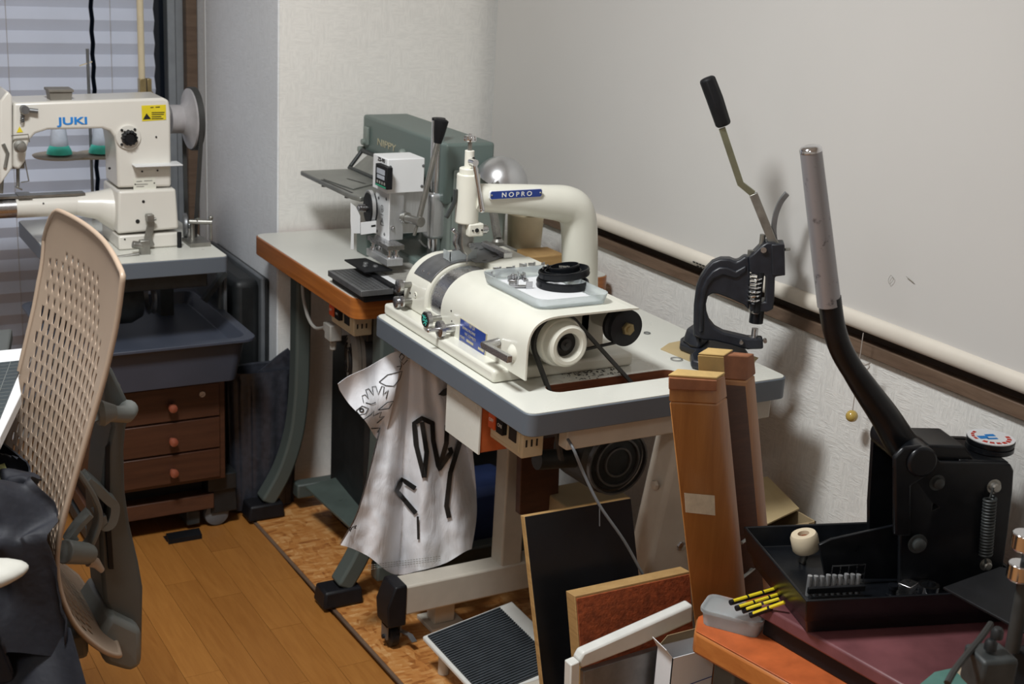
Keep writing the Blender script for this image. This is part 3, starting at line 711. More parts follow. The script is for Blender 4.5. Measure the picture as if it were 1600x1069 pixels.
# cases standing behind in the recess
r = root('tool_case', 'tall black case with pale rim leaning in the recess behind the slate tray', 'case', (1.13, 3.48, 0.0))
b = B(); P = [(1.085, 3.30, 0.012), (1.185, 3.30, 0.012), (1.185, 3.66, 0.012), (1.085, 3.66, 0.012)]
b.box((1.09, 3.27, 0.0), (1.16, 3.70, 0.60)); obj('shell', b, 'case', r, 0.02, seg=3)
b = B(); b.box((1.160, 3.262, 0.0), (1.172, 3.705, 0.605)); obj('rim', b, 'caserim', r, 0.005)
b = B(); b.box((1.1725, 3.27, 0.0), (1.186, 3.70, 0.598)); obj('lid', b, 'case', r, 0.005)
r = root('storage_case', 'slim smoke-grey rounded case standing under the sewing stand corner', 'panel', (1.03, 3.45, 0.0))
b = B(); b.box((1.03, 3.22, 0.0), (1.045, 3.65, 0.64)); obj('shell', b, simple('smoke_panel', (0.07, 0.08, 0.085), 0.3), r, 0.006)
b = B(); b.box((1.045, 3.222, 0.0), (1.055, 3.655, 0.645)); obj('rim', b, 'caserim', r, 0.004)

# black basket
r = root('laundry_basket', 'black ribbed flexible basket behind the green-grey curved table leg', 'basket', (1.21, 3.33, 0.01))
zt = g(372, 575, y=3.24).z
bx, by = 1.130, 3.172
def basket_ring(z, rx, ry, wob):
    out = []
    for k in range(96):
        a = 2 * PI * k / 96; w = 1 + (wob if k % 6 < 3 else -wob)
        out.append(V(bx + rx * math.copysign(abs(math.cos(a)) ** .85, math.cos(a)) * w, by + ry * math.copysign(abs(math.sin(a)) ** .85, math.sin(a)) * w, z))
    return out
b = B(); rs = []
for k in range(9):
    t = k / 8; rs.append(basket_ring(0.008 + t * 0.36, 0.084 + .010 * t, 0.044 + .004 * t, 0.035))
rs += [basket_ring(.385, .098, .044, 0), basket_ring(.392, .098, .044, 0), basket_ring(.39, .088, .036, 0), basket_ring(.02, .076, .030, 0)]
b.rings(rs); obj('body', b, 'basket', r, smooth=50)
b = B(); rs = []
b.prism([(bx - .04, by - .030, .375), (bx + .08, by - .030, .375), (bx + .08, by - .030, .42), (bx + .06, by - .030, .445), (bx + .035, by - .030, .43), (bx - .02, by - .030, .39)], (0, .006, 0)); obj('handle', b, 'basket', r)
# ================================================================== MIDDLE: orange-edged table
def switch_box(name, label, xf, pc, pf, pr, ztop, zbot, parent_loc):
    """two-button mains switch hung under a table edge; the buttons face -x"""
    yn = g(pc[0], pc[1], x=xf).y; yf = g(pf[0], pf[1], x=xf).y; xr = g(pr[0], pr[1], y=yn).x
    t = root(name, label, 'switch', (xf, (yn + yf) / 2, zbot))
    b = B(); b.box((xf, yn, zbot), (xr, yf, ztop)); obj('housing', b, 'cream_p', t, 0.003)
    L = yf - yn; H = ztop - zbot; zc = zbot + H * 0.58
    b = B(); b.box((xf - .003, yn + L * .06, zbot + H * .12), (xf + .002, yf - L * .06, ztop - H * .14)); obj('front_plate', b, 'cream_p', t, 0.002)
    for k, (c, f) in enumerate((('orange', .78), ('blackm', .53))):
        y = yn + L * f
        b = B(); b.box((xf - .013, y - L * .10, zc - H * .22), (xf, y + L * .10, zc + H * .20)); bt = obj('button', b, c, t, 0.0015, label=('orange-red off button', 'black on button')[k])
        text(('OFF', 'ON')[k], H * .09, (xf - .0132, y + L * (.075, .05)[k], zc - H * .04), -Y, -X, 'ink_w', bt, ext=.0002)
    y = yn + L * .24
    b = B(); b.box((xf - .005, y - L * .11, zc - H * .25), (xf, y + L * .11, zc + H * .22)); obj('indicator_window', b, 'ink', t, 0.001)
    b = B()
    for rr, n in ((.80, 3), (.66, 1), (.36, 3), (.28, 3)):
        for k in range(n):
            w = (xr - xf)
            x0 = xf + w * (.16 + .24 * k); x1 = x0 + w * (.08 if n == 3 else .62)
            b.box((x0, yn - .0004, zbot + H * rr), (x1, yn, zbot + H * (rr + (.10 if n == 3 else .02))))
    obj('rating_print', b, 'ink', t)
    return t
TX0, TY0, TY1 = 1.116, 2.555, 3.20
r = root('orange_edged_table', 'cream-topped work table with orange wood edge and green-grey curved legs', 'table', (1.42, 2.88, 0))
b = B(); b.prism(rrect(TX0, TY0, 1.775, TY1, 0.028, 0.692), (0, 0, 0.0465)); obj('tabletop', b, 'orange_edge', r, 0.0015)
b = B(); b.prism(rrect(TX0 + .003, TY0 + .003, 1.772, TY1 - .003, 0.026, 0.7385), (0, 0, 0.0015)); obj('laminate', b, 'laminate_w', r)
LG = [(470, 436), (469, 540), (466, 620), (458, 680), (440, 735), (414, 782)]
base = [g(*p, y=3.10) for p in LG]
for yv in (3.10, 2.59):
    b = B(); P = smoothpath([V(p.x, yv, max(p.z, .030)) for p in base], 5); P[0].z = .691
    b.strip(P, (0, 1, 0), 0.050, 0.040); lg = obj('leg', b, 'frame_g', r, 0.006)
    b = B(); b.box((1.195, yv - .02, .045), (1.70, yv + .02, .085)); obj('foot_bar', b, 'frame_g', lg, 0.005)
    b = B(); q = P[-1]; b.prism([(q.x - .055, yv - .034, .008), (q.x + .045, yv - .034, .008), (q.x + .045, yv + .034, .008), (q.x - .055, yv + .034, .008)], (0, 0, .042), .9); obj('foot_cap', b, 'rubber', lg, 0.006)
b = B(); b.box((1.28, 2.60, .60), (1.31, 3.12, .64)); obj('crossbar', b, 'frame_g', r, 0.004)
q = [g(477, 764, z=.11), g(556, 836, z=.085)]
b = B(); b.prism([q[0], q[1], q[1] + V(.34, .03, .0), q[0] + V(.34, .03, .03)], (0, 0, .008)); b_ = obj('treadle_plate', b, 'greenplate', r, 0.002)
b = B()
for k in range(5):
    for j in range(4):
        p = q[0].lerp(q[1], .2 + .18 * k) + V(.05 + .07 * j, .006 * j, .0095 + .001)
        b.obox(p, (.03, .004, .002), .7 if (k + j) % 2 else -.7)
obj('tread_pattern', b, 'greenplate', b_, kind='stuff')
b = B(); b.cyl((1.25, 2.61, .065), (1.25, 2.80, .065), .010); obj('treadle_axle', b, 'frame_g', r)

switch_box('power_switch', 'cream switch box with red and black buttons under the orange-edged table', 1.150, (553, 505), (518, 485), (582, 500), .6915, g(553, 527, x=1.15).z, None)
# motor, plug and cable
r = root('grey_motor', 'round vented grey motor hanging under the orange-edged table', 'motor', (1.25, 2.78, .45))
mc_ = V(1.215, 2.80, g(536, 562, x=1.20).z)
b = B(); b.lathe(mc_, (1, -.25, 0), [(0.03, 0), (0.062, .004), (.070, .016), (.072, .12), (.05, .14)], 40); obj('motor_body', b, 'darkmetal', r)
b = B(); ax = V(1, -.25, 0).normalized(); u = ax.cross(Z).normalized()
b.lathe(mc_ - ax * .004, ax, [(0.02, 0), (.058, .001), (.069, .012), (.071, .03)], 40); cv = obj('motor_cover', b, 'grey_p', r)
for rad in (.028, .040, .052):
    for s in (0, PI):
        b = B(); b.tube([mc_ - ax * (.0055 - (.003 if rad > .05 else 0)) + (u * math.cos(s + t * .28) + Z * math.sin(s + t * .28)) * rad for t in range(-4, 5)], .0028, 6); obj('vent_slot', b, 'ink', cv)
b = B(); b.box((1.23, 2.74, mc_.z + .06), (1.30, 2.84, .692)); obj('bracket', b, 'darkmetal', r, .003)
pc = g(513, 519, x=1.15)
b = B(); b.obox(pc + V(.012, .0, 0), (.03, .036, .040)); b.obox(pc + V(.012, .022, .004), (.022, .03, .022)); b.cyl(pc + V(.012, 0, -.02), pc + V(.012, 0, -.045), .009, .007); one('power_plug', b, 'cable', 'grey power plug beside the switch box under the orange-edged table', 'plug', .003)
b = B(); b.tube(smoothpath([g(472, 440, x=1.17) + V(0, 0, .01), g(474, 465, x=1.165), g(482, 497, x=1.16), g(494, 513, x=1.16), pc + V(.012, .032, .004)], 6), .0042, 8); one('power_cable', b, 'cable', 'pale grey cable curving from the table underside to the plug', 'cable')

# ---------------------------------------------------------------- green splitting machine
NX = 1.385
ya = g(567, 190, x=NX).y; yb_ = g(697, 243, x=NX).y; zt = 1.045
r = root('folding_machine', 'old green leather folding machine with long arm on the orange-edged table', 'leather machine', (1.46, 2.9, .74))
b = B(); pa = g(567, 190, x=NX); pb = g(697, 243, x=NX); zl = g(566, 232, x=NX).z
b.prism([(NX, pb.y, .905), (NX, pb.y, zt), (NX, pa.y, zt), (NX, pa.y, zl), (NX, pa.y - .1, zl - .02)], (.125, 0, 0)); obj('arm', b, 'nippy', r, .007, seg=3)
b = B(); b.box((NX + .012, pb.y + .0, .782), (NX + .165, pb.y + .14, .93)); obj('column', b, 'nippy_l', r, .006)
b = B(); b.box((NX - .07, pb.y - .012, .7405), (NX + .17, pb.y + .25, .785)); obj('base', b, 'nippy', r, .006)
b = B(); b.box((NX + .02, pb.y - .006, .80), (NX + .155, pb.y, .985)); sp = obj('side_cover', b, 'nippy_l', r, .002)
for dx, z in ((.03, .972), (.145, .81), (.03, .815)):
    b = B(); b.lathe((NX + dx, pb.y - .006, z), (0, -1, 0), [(.006, 0), (.005, .002), (0, .0025)], 12); obj('screw', b, 'steel_d', sp)
text('NIPPY', .017, g(589.5, 226, x=NX) + V(-.0007, 0, 0), -Y, -X, 'gold', r, sx=1.7)
b = B(); b.box((NX - .008, pa.y - .045, zl + .015), (NX, pa.y - .02, zl + .06)); b.cyl((NX - .016, pa.y - .03, zl + .022), (NX, pa.y - .03, zl + .022), .008); b.cyl((NX - .016, pa.y - .01, zl + .0), (NX, pa.y - .01, zl), .008); obj('hinge_bracket', b, 'nippy_l', r, .002)
b = B(); c = g(631, 239, x=NX); b.lathe(c, (-1, 0, 0), [(.010, 0), (.010, .006), (.006, .012), (0, .013)], 14); obj('oil_cap', b, 'nippy_l', r)
# guard: rod frame with clear plate
P0 = g(566, 235, x=NX - .01); P1 = g(546, 262, x=NX - .045); P2 = g(650, 306, x=NX - .045); P3 = g(660, 275, x=NX - .01)
b = B(); b.tube([P0, P1 + (P0 - P1) * .1, P1, P1 + (P2 - P1) * .05, P2, P3], .0052, 10); b.tube([P0, P3], .006, 10); gd = obj('guard_rod', b, 'darkmetal', r)
b = B(); n_ = (P1 - P0).cross(P3 - P0).normalized() * .002; b.prism([P0.lerp(P2, .12), P1.lerp(P2, .05), P2.lerp(P0, .05), P3.lerp(P0, .05)], n_); obj('guard_plate', b, 'plate', gd)
# work plate
zp = .902
Q = [g(469, 274, z=zp), g(548, 312, z=zp), g(563, 316, z=zp), g(615, 304, z=zp) + V(.03, 0, 0), g(632, 280, z=zp) + V(.04, .06, 0), g(545, 271, z=zp)]
b = B(); b.prism(Q, (0, 0, .012)); pl = obj('work_plate', b, 'plate', r, .003)
b = B(); b.prism(G([(505, 281), (541, 279), (588, 288), (552, 297)], z=zp + .0121), (0, 0, .003)); obj('slide_plate', b, 'plate', pl, .0005)
b = B(); b.prism(G([(501, 281), (503, 280.5), (552, 301), (549, 301.5)], z=zp + .0122), (0, 0, .0004)); b.prism(G([(541, 279), (544, 279), (572, 287), (569, 287)], z=zp + .0155), (0, 0, .0003)); obj('slot', b, 'ink', pl)
b = B(); c = Q[5].lerp(Q[2], .55); b.cyl((c.x + .06, c.y, .785), (c.x + .06, c.y, zp), .014); b.box((c.x + .02, c.y - .03, .7405), (c.x + .16, c.y + .03, .80)); obj('plate_support', b, 'nippy', r, .003)
for d in (.35, .8):
    b = B(); c = Q[0].lerp(Q[1], d) + V(.018, .0, -.009); b.cyl(c, c + V(0, 0, .010), .006, seg=12); obj('bolt', b, 'iron', pl)

# ---------------------------------------------------------------- hot stamping press
ZY = 2.66
r = root('hot_stamping_press', 'white and silver hot stamping press with digital controller and lever', 'press', (1.28, 2.7, .74))
D = g(606, 249, y=ZY); xL = D.x; xR = g(664, 249, y=ZY).x; yF = g(589, 240, x=xL).y + .02; zT = D.z; zB = g(605, 303, y=ZY).z
b = B(); b.box((xL, ZY, zB), (xR, yF, zT)); hb = obj('head_box', b, 'white', r, .002)
for p in ((610, 261), (661.5, 259), (609, 294), (659, 291)):
    c = g(*p, y=ZY); b = B(); b.lathe(c, (0, -1, 0), [(.0035, 0), (.003, .0015), (0, .002)], 10); obj('screw', b, 'iron', hb)
text('ZS-90', .0080, g(590.3, 250.2, x=xL - .0006), -Y, -X, 'ink', hb, sx=1.35, bold=.0002)
c0 = g(585, 255, x=xL - .012); c1 = g(604, 297, x=xL - .012)
b = B(); ys = (c1.y, g(586, 280, x=xL - .012).y); zz = (g(604, 297, x=xL - .012).z, g(604, 262, x=xL - .012).z)
b.box((xL - .012, ys[0], zz[0]), (xL + .002, ys[1], zz[1])); dc = obj('controller', b, 'blackm', hb, .0015, label="black digital temperature controller")
W_ = ys[1] - ys[0]; H_ = zz[1] - zz[0]
def onc(u0, v0, u1, v1, t=.0006): return (xL - .012 - t, ys[0] + W_ * u0, zz[0] + H_ * v0), (xL - .012, ys[0] + W_ * u1, zz[0] + H_ * v1)
# (digits and keys are sub-parts of the head, joined per kind)
b = B(); b.box(*onc(.18, .60, .85, .84)); b.box(*onc(.20, .38, .82, .55)); obj('display', b, 'lcd', hb)
b = B()
for k in range(4): b.box(*onc(.14 + .20 * k, .16, .24 + .20 * k, .28))
obj('keys', b, 'grey_p', hb)
b = B(); b.box(*onc(.08, .03, .92, .10)); obj('controller_label', b, 'green', hb)
# column
yN = ZY + .005; xc0 = g(608, 340, y=yN).x; xc1 = g(628, 340, y=yN).x; zc1 = zB + .001; zc0 = g(606, 376, y=yN).z
ycf = g(588, 350, x=xc0).y
b = B(); b.box((xc0 + .001, yN, zc0), (xc1 + .004, ycf + .005, zc1)); obj('column', b, 'alum', r, .001)
b = B(); b.box((xc0 - .001, yN, zc0), (xc0 + .0012, ycf + .005, zc1 - .002)); wp = obj('warning_plate', b, 'white', r, .0003)
for p in ((604, 311), (592, 309), (601, 366), (589, 361)):
    c = g(*p, x=xc0 - .001); b = B(); b.lathe(c, (-1, 0, 0), [(.0035, 0), (.003, .0015), (0, .002)], 10); obj('screw', b, 'iron', wp)
cx = g(597, 326, x=xc0 - .0014); cw = g(597, 346, x=xc0 - .0014)
b = B(); b.ring(cx, (-1, 0, 0), [(.0070, 0), (.0080, 0), (.0080, .0002), (.0070, .0002)], 20); b.prism([cx + V(-.0001, .002, -.004), cx + V(-.0001, -.003, -.004), cx + V(-.0001, -.001, .005), cx + V(-.0001, .001, .005)], (-.0002, 0, 0))
T = [cw + V(0, .009, -.008), cw + V(0, -.009, -.008), cw + V(0, 0, .008)]
b.tube(T, .0005, 4, closed=True); b.box(tuple(cw + V(-.0002, -.0006, -.003)), tuple(cw + V(0, .0006, .003)))
for k, dz in enumerate((-.014, -.018, -.026)): b.box(tuple(cx + V(-.0002, -.007 + .001 * k, dz + (.0 if k < 1 else -.012))), tuple(cx + V(0, .006, dz + .0008 + (.0 if k < 1 else -.012))))
obj('warning_print', b, 'ink', wp)
b = B(); c = g(613, 356, y=yN); b.lathe(c, (0, -1, 0), [(.005, 0), (.005, .003), (.002, .004), (.002, .008)], 12); obj('knob', b, 'steel', r)
# arm to the rear pillar and pillar
xa1 = g(668, 340, y=ZY + .02).x
b = B(); b.box((xc1 + .004, yN + .012, g(650, 366, y=yN).z), (xa1, yN + .045, zc1 - .001)); obj('arm_plate', b, 'alum', r, .002)
pc = g(681, 300, y=ZY + .06)
b = B(); b.box((pc.x - .022, pc.y - .02, g(680, 372, y=pc.y).z), (pc.x + .024, pc.y + .025, pc.z + .001)); obj('pillar_clamp', b, 'alum', r, .010, seg=3)
b = B(); b.cyl((pc.x + .0, pc.y, .755), (pc.x + .0, pc.y, g(681, 188, y=pc.y).z), .0155, seg=28); obj('pillar', b, 'chrome', r)
b = B(); b.cyl((pc.x, pc.y, g(681, 188, y=pc.y).z), (pc.x, pc.y, g(681, 186, y=pc.y).z + .002), .0155, seg=28); obj('pillar_cap', b, 'blackm', r)
# lever
a0 = g(633, 340, y=yN - .004); a1 = g(657, 347, y=yN - .055)
b = B(); b.cyl(a0 + V(-.004, .008, 0), a1, .0095, seg=20); b.cyl(a1 + (a0 - a1) * .08, a1 + (a1 - a0) * .05, .0115, seg=20); b.cyl(a0, a0 + (a1 - a0) * .15, .013, seg=20); sh = obj('lever_shaft', b, 'steel_d', r)
l0 = g(647, 368, y=yN - .04); l1 = g(654, 345, y=yN - .042); l2 = g(684, 222, y=yN - .05); l3 = g(690, 186, y=yN - .052)
b = B(); b.tube([l1, l2], .0062, 14); b.tube([l1, l1.lerp(l0, .9), l0], .0035, 10); lv = obj('lever', b, 'steel_d', r)
b = B(); b.tube([l2 + (l2 - l3) * .05, l2.lerp(l3, .35), l3 + (l2 - l3) * .06, l3], [.0085, .0125, .0165, .012], 18, flat=.8); obj('grip', b, 'blackm', lv)
# heater plates and posts
zp1 = g(605, 388, y=2.62).z
hx0, hx1, hy0, hy1 = 1.163, 1.262, 2.615, 2.72
hx0 = g(606, 392, y=2.615).x - .0; hx1 = g(632, 385, y=2.615).x; hy1 = g(574, 372, x=hx0).y
zt1 = g(606, 387, x=hx0).z
zt1 = g(604, 388, y=2.615).z
b = B(); b.box((hx0, 2.615, zt1 - .006), (hx1, hy1, zt1 + .004)); b.box((hx0 + .012, 2.625, zt1 + .004), (hx1 - .006, hy1 - .01, zc0)); obj('heater_plate', b, 'steel', r, .001)
zl1 = g(606, 412, y=2.615).z
b = B(); b.box((hx0 - .002, 2.612, zl1 - .006), (hx1 - .004, hy1, zl1 + .010)); obj('die_plate', b, 'alum', r, .001)
for xx in (hx0 + .010, hx1 - .014):
    for yy in (2.626, hy1 - .012):
        b = B(); b.cyl((xx, yy, zl1 + .01), (xx, yy, zt1 - .006), .0038, seg=12); b.cyl((xx, yy, zl1 + .010), (xx, yy, zl1 + .016), .0068, seg=12); b.cyl((xx, yy, zt1 - .010), (xx, yy, zt1 - .006), .0068, seg=12); obj('post', b, 'chrome', r)
# base and platen
zb0 = .7685
K = [g(516.5, 422, z=zb0), g(560, 455.5, z=zb0)]
px0 = (K[0].x + K[1].x) / 2; py0 = K[1].y; py1 = K[0].y
b = B(); b.box((px0, py0, zb0 - .013), (px0 + .075, py1, zb0)); pt = obj('platen', b, 'iron', r, .001)
b = B()
for k in range(6): b.box((px0 + .010 + .010 * k, py0 + .004, zb0), (px0 + .0108 + .010 * k, py1 - .004, zb0 + .0003))
for k in range(18): b.box((px0 + .006, py0 + .01 + k * (py1 - py0 - .02) / 17, zb0), (px0 + .055, py0 + .0105 + k * (py1 - py0 - .02) / 17, zb0 + .0003))
obj('ruled_lines', b, 'ink', pt, kind='stuff')
b = B(); b.box((px0 + .080, py0 + .004, zb0 - .016), (px0 + .22, py1 + .02, zb0 - .002)); p2 = obj('slide_table', b, 'iron', r, .001)
b = B(); b.box((px0 + .085, py0 + .03, zb0 - .002), (px0 + .215, py1 + .0, zb0 + .001)); obj('white_pad', b, 'white', p2)
b = B()
for k in range(15): b.box((px0 + .105, py0 + .045 + k * .010, zb0 + .001), (px0 + .21, py0 + .051 + k * .010, zb0 + .0022))
obj('silicone_mat', b, 'grey_p', p2, kind='stuff')
b = B(); b.box((px0 + .068, py0 + .0, zb0), (px0 + .082, py1 + .012, zb0 + .006)); obj('ruler_bar', b, 'blackm', p2, .001)
b = B(); b.cyl((px0 + .083, py0 + .002, zb0 - .006), (px0 + .083, py0 - .012, zb0 - .006), .0075, seg=18); obj('clamp_knob', b, 'steel', p2)
b = B(); q0 = g(538, 408, z=zb0 + .012); b.prism([q0, q0 + V(.0, -.115, 0), q0 + V(.066, -.115, 0), q0 + V(.052, .0, 0)], (0, 0, .004)); cp = obj('clip_plate', b, 'blackm', r, .001, label='thin black clip plate')
for d in ((.03, -.05), (.04, -.08), (.02, -.07)):
    b = B(); c = q0 + V(d[0], d[1], .004); b.lathe(c, (0, 0, 1), [(.006, 0), (.005, .003), (0, .0035)], 12); obj('screw', b, 'iron', cp)
b = B(); b.box((px0 + .01, py0 + .006, .7405), (px0 + .21, py1, zb0 - .016)); obj('base', b, 'blackm', r, .002)
# foil holder
xs = xc0 - .052
fo = [(548, 317), (556, 323), (563, 337), (563, 365), (553, 365), (553, 390), (548, 390), (549, 362), (548, 345)]
b = B(); b.prism(G(fo, y=ZY + .03), (0, .002, 0)); fb = obj('foil_bracket', b, 'white', r, .0004)
b = B(); b.prism(G([(564, 348), (588, 345), (588, 364), (564, 367)], y=ZY + .015), (0, .002, 0)); obj('foil_arm', b, 'white', r, .0004)
b = B(); b.prism(G([(580, 352), (587, 351), (587, 354), (580, 355)], y=ZY + .0148), (0, -.0003, 0)); obj('arm_slot', b, 'ink', r)
sc_ = g(573, 325, y=ZY + .045)
b = B(); b.lathe(sc_, (1, -.15, 0), [(.01, 0), (.034, .001), (.034, .004), (.014, .005), (.014, .012), (.034, .013), (.034, .016), (.01, .017)], 36); obj('foil_spool', b, 'blackm', r)
b = B(); b.cyl(sc_ + V(-.02, .003, 0), sc_ + V(.004, 0, 0), .006, seg=14); b.spring(sc_ + V(-.018, .003, 0), sc_ + V(-.002, 0, 0), .008, .0012, 5); obj('spool_axle', b, 'steel', fb)
b = B(); b.ring(sc_ + V(.006, .006, 0), (1, -.15, 0), [(.036, 0), (.0385, 0), (.0385, .008), (.036, .008)], 36); obj('spool_guard', b, 'alum', r)
# cables behind the press
b = B(); b.tube(smoothpath([g(653, 304, y=2.72), g(660, 330, y=2.75), g(672, 360, y=2.74), g(684, 388, y=2.74)], 6), .0036, 8); one('black_cable', b, 'belt', 'black cable running down behind the hot stamping press lever', 'cable')
b = B(); b.tube(smoothpath([g(668, 312, y=2.77), g(686, 325, y=2.77), g(692, 350, y=2.77), g(686, 375, y=2.76), g(668, 386, y=2.74), g(655, 375, y=2.74)], 6), .0022, 8); one('white_cable', b, 'white', 'thin white cable looping beside the press pillar', 'cable')

# ---------------------------------------------------------------- lamp, pot and tins at the back
r = root('desk_lamp', 'small silver dome lamp with coiled neck behind the leather skiving machine', 'lamp', (1.56, 2.62, .80))
dcx = g(782, 287, y=2.62)
b = B(); ax = V(.35, -.25, 1).normalized(); rs = [(.062 * math.cos(t), .062 * math.sin(t)) for t in [k * PI / 2 / 12 for k in range(13)]]
b.lathe(dcx, ax, rs + [(.0, .055)] + [(a * .96, h * .96 - .0005) for a, h in reversed(rs)], 40, cap=False); obj('shade', b, 'lampm', r)
n0 = g(768, 325, y=2.50); n1 = g(778, 374, y=2.44)
b = B(); b.spring(n1, n0 + V(0, 0, .01), .0075, .0022, 26, per=8); b.tube([n1, n0 + V(0, 0, .01)], .006, 8)
b.tube(smoothpath([n0 + V(0, 0, .01), n0 + V(.01, .02, .04), dcx + V(0, 0, .01), dcx + ax * .04], 6), .007, 8); obj('neck', b, 'steel_d', r)
b = B(); b.lathe(n1 + V(0, 0, -.012), (0, 0, 1), [(.013, 0), (.013, .008), (.008, .014)], 16); b.box((n1.x - .012, n1.y - .05, n1.z - .026), (n1.x + .02, n1.y + .03, n1.z - .012)); obj('mount', b, 'steel_d', r, .001)
r = root('tool_pot', 'cream pot of round steel tools behind the skiving machine arm', 'pot', (1.66, 2.78, .74))
pq = g(818, 395, y=2.74)
b = B(); b.lathe((pq.x, 2.74, .7405), (0, 0, 1), [(.036, 0), (.040, .01), (.044, .115), (.042, .118), (.038, .11), (.034, .01)], 32); obj('pot', b, 'cream_p', r)
for k, (dx, dz, rr) in enumerate(((-.006, .135, .020), (.012, .142, .023))):
    b = B(); b.ring((pq.x + dx, 2.74 - .01 * k, .7405 + dz), (1, -.3, .1), [(rr * .6, 0), (rr, 0), (rr, .008), (rr * .6, .008)], 28)
    one('steel_ring', b, 'chrome', ('left steel ring standing in the cream pot', 'right, larger steel ring standing in the cream pot')[k], 'ring')
b = B(); b.box((pq.x - .09, 2.60, .7405), (pq.x + .03, 2.68, .79)); one('wooden_block', b, 'board_e', 'small pale wooden block in front of the cream pot', 'block', .003)
# ================================================================== CENTRE: skiving machine table
SX0, SX1, SY0, SY1 = 1.108, 1.677, 1.803, 2.437
r = root('grey_edged_table', 'cream-topped work table with slate grey edge carrying the leather skiving machine', 'table', (1.39, 2.12, 0))
slot = rrect(1.205, 1.884, 1.490, 1.926, 0.020, 0.60)
b = B(); b.prism(rrect(SX0, SY0, SX1, SY1, 0.020, 0.698), (0, 0, 0.0405)); tt = obj('tabletop', b, 'edge', r)
c = B(); c.prism(slot, (0, 0, .3)); cut(tt, c); bev(tt, .0015)
b = B(); b.prism(rrect(SX0 + .003, SY0 + .003, SX1 - .003, SY1 - .003, 0.018, 0.7385), (0, 0, 0.0015)); lm = obj('laminate', b, 'laminate', r)
c = B(); c.prism(slot, (0, 0, .3)); cut(lm, c)
b = B(); so = rrect(1.205, 1.884, 1.490, 1.926, .020, .7005); si = rrect(1.2065, 1.8855, 1.4885, 1.9245, .0185, .7005)
b.rings([so, [p + V(0, 0, .0385) for p in so], [p + V(0, 0, .0385) for p in si], si], False); b.rings([si, so], False); obj('slot_lining', b, 'ply', r, label='reddish plywood edge of the belt slot')
b = B(); b.box((1.20, 1.822, .655), (1.655, 1.850, .698)); obj('rail', b, 'frame_c', r, .003)
b = B(); b.box((1.20, 2.35, .655), (1.655, 2.378, .698)); obj('rail', b, 'frame_c', r, .003)
b = B(); b.box((1.388, 2.335, .15), (1.440, 2.385, .698)); l = obj('leg', b, 'frame_c', r, .004)
b = B(); b.box((1.15, 2.332, .088), (1.70, 2.388, .158)); obj('foot_bar', b, 'frame_c', l, .005)
b = B(); b.prism([(1.455, 1.835, .655), (1.535, 1.835, .655), (1.535, 1.835, .15), (1.375, 1.835, .15)], (0, .07, 0)); l2 = obj('leg', b, 'frame_c', r, .010)
b = B(); b.box((1.15, 1.842, .088), (1.70, 1.898, .158)); obj('foot_bar', b, 'frame_c', l2, .005)
b = B(); c = g(1064, 853, y=1.835); b.lathe(c, (0, -1, 0), [(.010, 0), (.009, .004), (0, .006)], 6); obj('bolt', b, 'steel', l2)
b = B(); c = g(1018, 769, y=1.835); b.lathe((1.430, 1.86, c.z), (-1, 0, 0), [(.010, 0), (.009, .006), (0, .008)], 6); obj('bolt', b, 'frame_c', l2)
for yv in (2.36, 1.87):
    for xv in (1.135, 1.705):
        s = -1 if xv < 1.4 else 1
        b = B(); x0 = xv + s * .028; b.prism([(xv - s * .020, yv - .031, .092), (xv - s * .020, yv - .031, .162), (xv + s * .008, yv - .031, .162), (xv + s * .026, yv - .031, .115), (xv + s * .022, yv - .031, .066), (xv - s * .020, yv - .031, .066)], (0, .062, 0)); cp = obj('end_cap', b, 'rubber', r, .004)
        b = B(); b.box((xv - .018, yv - .014, .030), (xv - .014, yv + .014, .066)); b.box((xv + .014, yv - .014, .030), (xv + .018, yv + .014, .066)); b.box((xv - .018, yv - .014, .060), (xv + .018, yv + .014, .066)); obj('caster_fork', b, 'iron', cp)
        b = B(); b.lathe((xv - .011, yv, .033 ), (1, 0, 0), [(.018, 0), (.0245, .003), (.0255, .011), (.0245, .019), (.018, .022)], 24); b.cyl((xv - .022, yv, .033), (xv + .022, yv, .033), .005, seg=10); obj('wheel', b, 'rubber', cp)
        b = B(); b.strip([(xv + .016, yv - .01, .045), (xv + .030, yv - .03, .040), (xv + .034, yv - .045, .030)], (1, 0, 0), .012, .003); obj('brake', b, 'iron', cp)
b = B(); q = g(688, 978, z=.012); b.box((q.x - .03, q.y - .02, .0075), (q.x + .055, q.y + .06, .018)); b.box((q.x - .015, q.y, .018), (q.x + .035, q.y + .04, .088)); obj('levelling_foot', b, 'frame_c', r, .002)
switch_box('power_switch', 'cream switch box with red and black buttons under the grey-edged table corner', 1.150, (816, 690), (765, 680), (849, 700), .6975, g(816, 719, x=1.15).z, None)
r = root('control_drawer', 'cream-fronted orange wooden box under the grey-edged table beside the bag', 'drawer box', (1.16, 2.06, .585))
b = B(); b.box((1.131, 2.005, .592), (1.21, 2.135, .6975)); obj('box', b, 'bench_top', r, .002)
b = B(); b.box((1.127, 2.003, .590), (1.131, 2.137, .696)); obj('front', b, 'laminate', r, .0008)
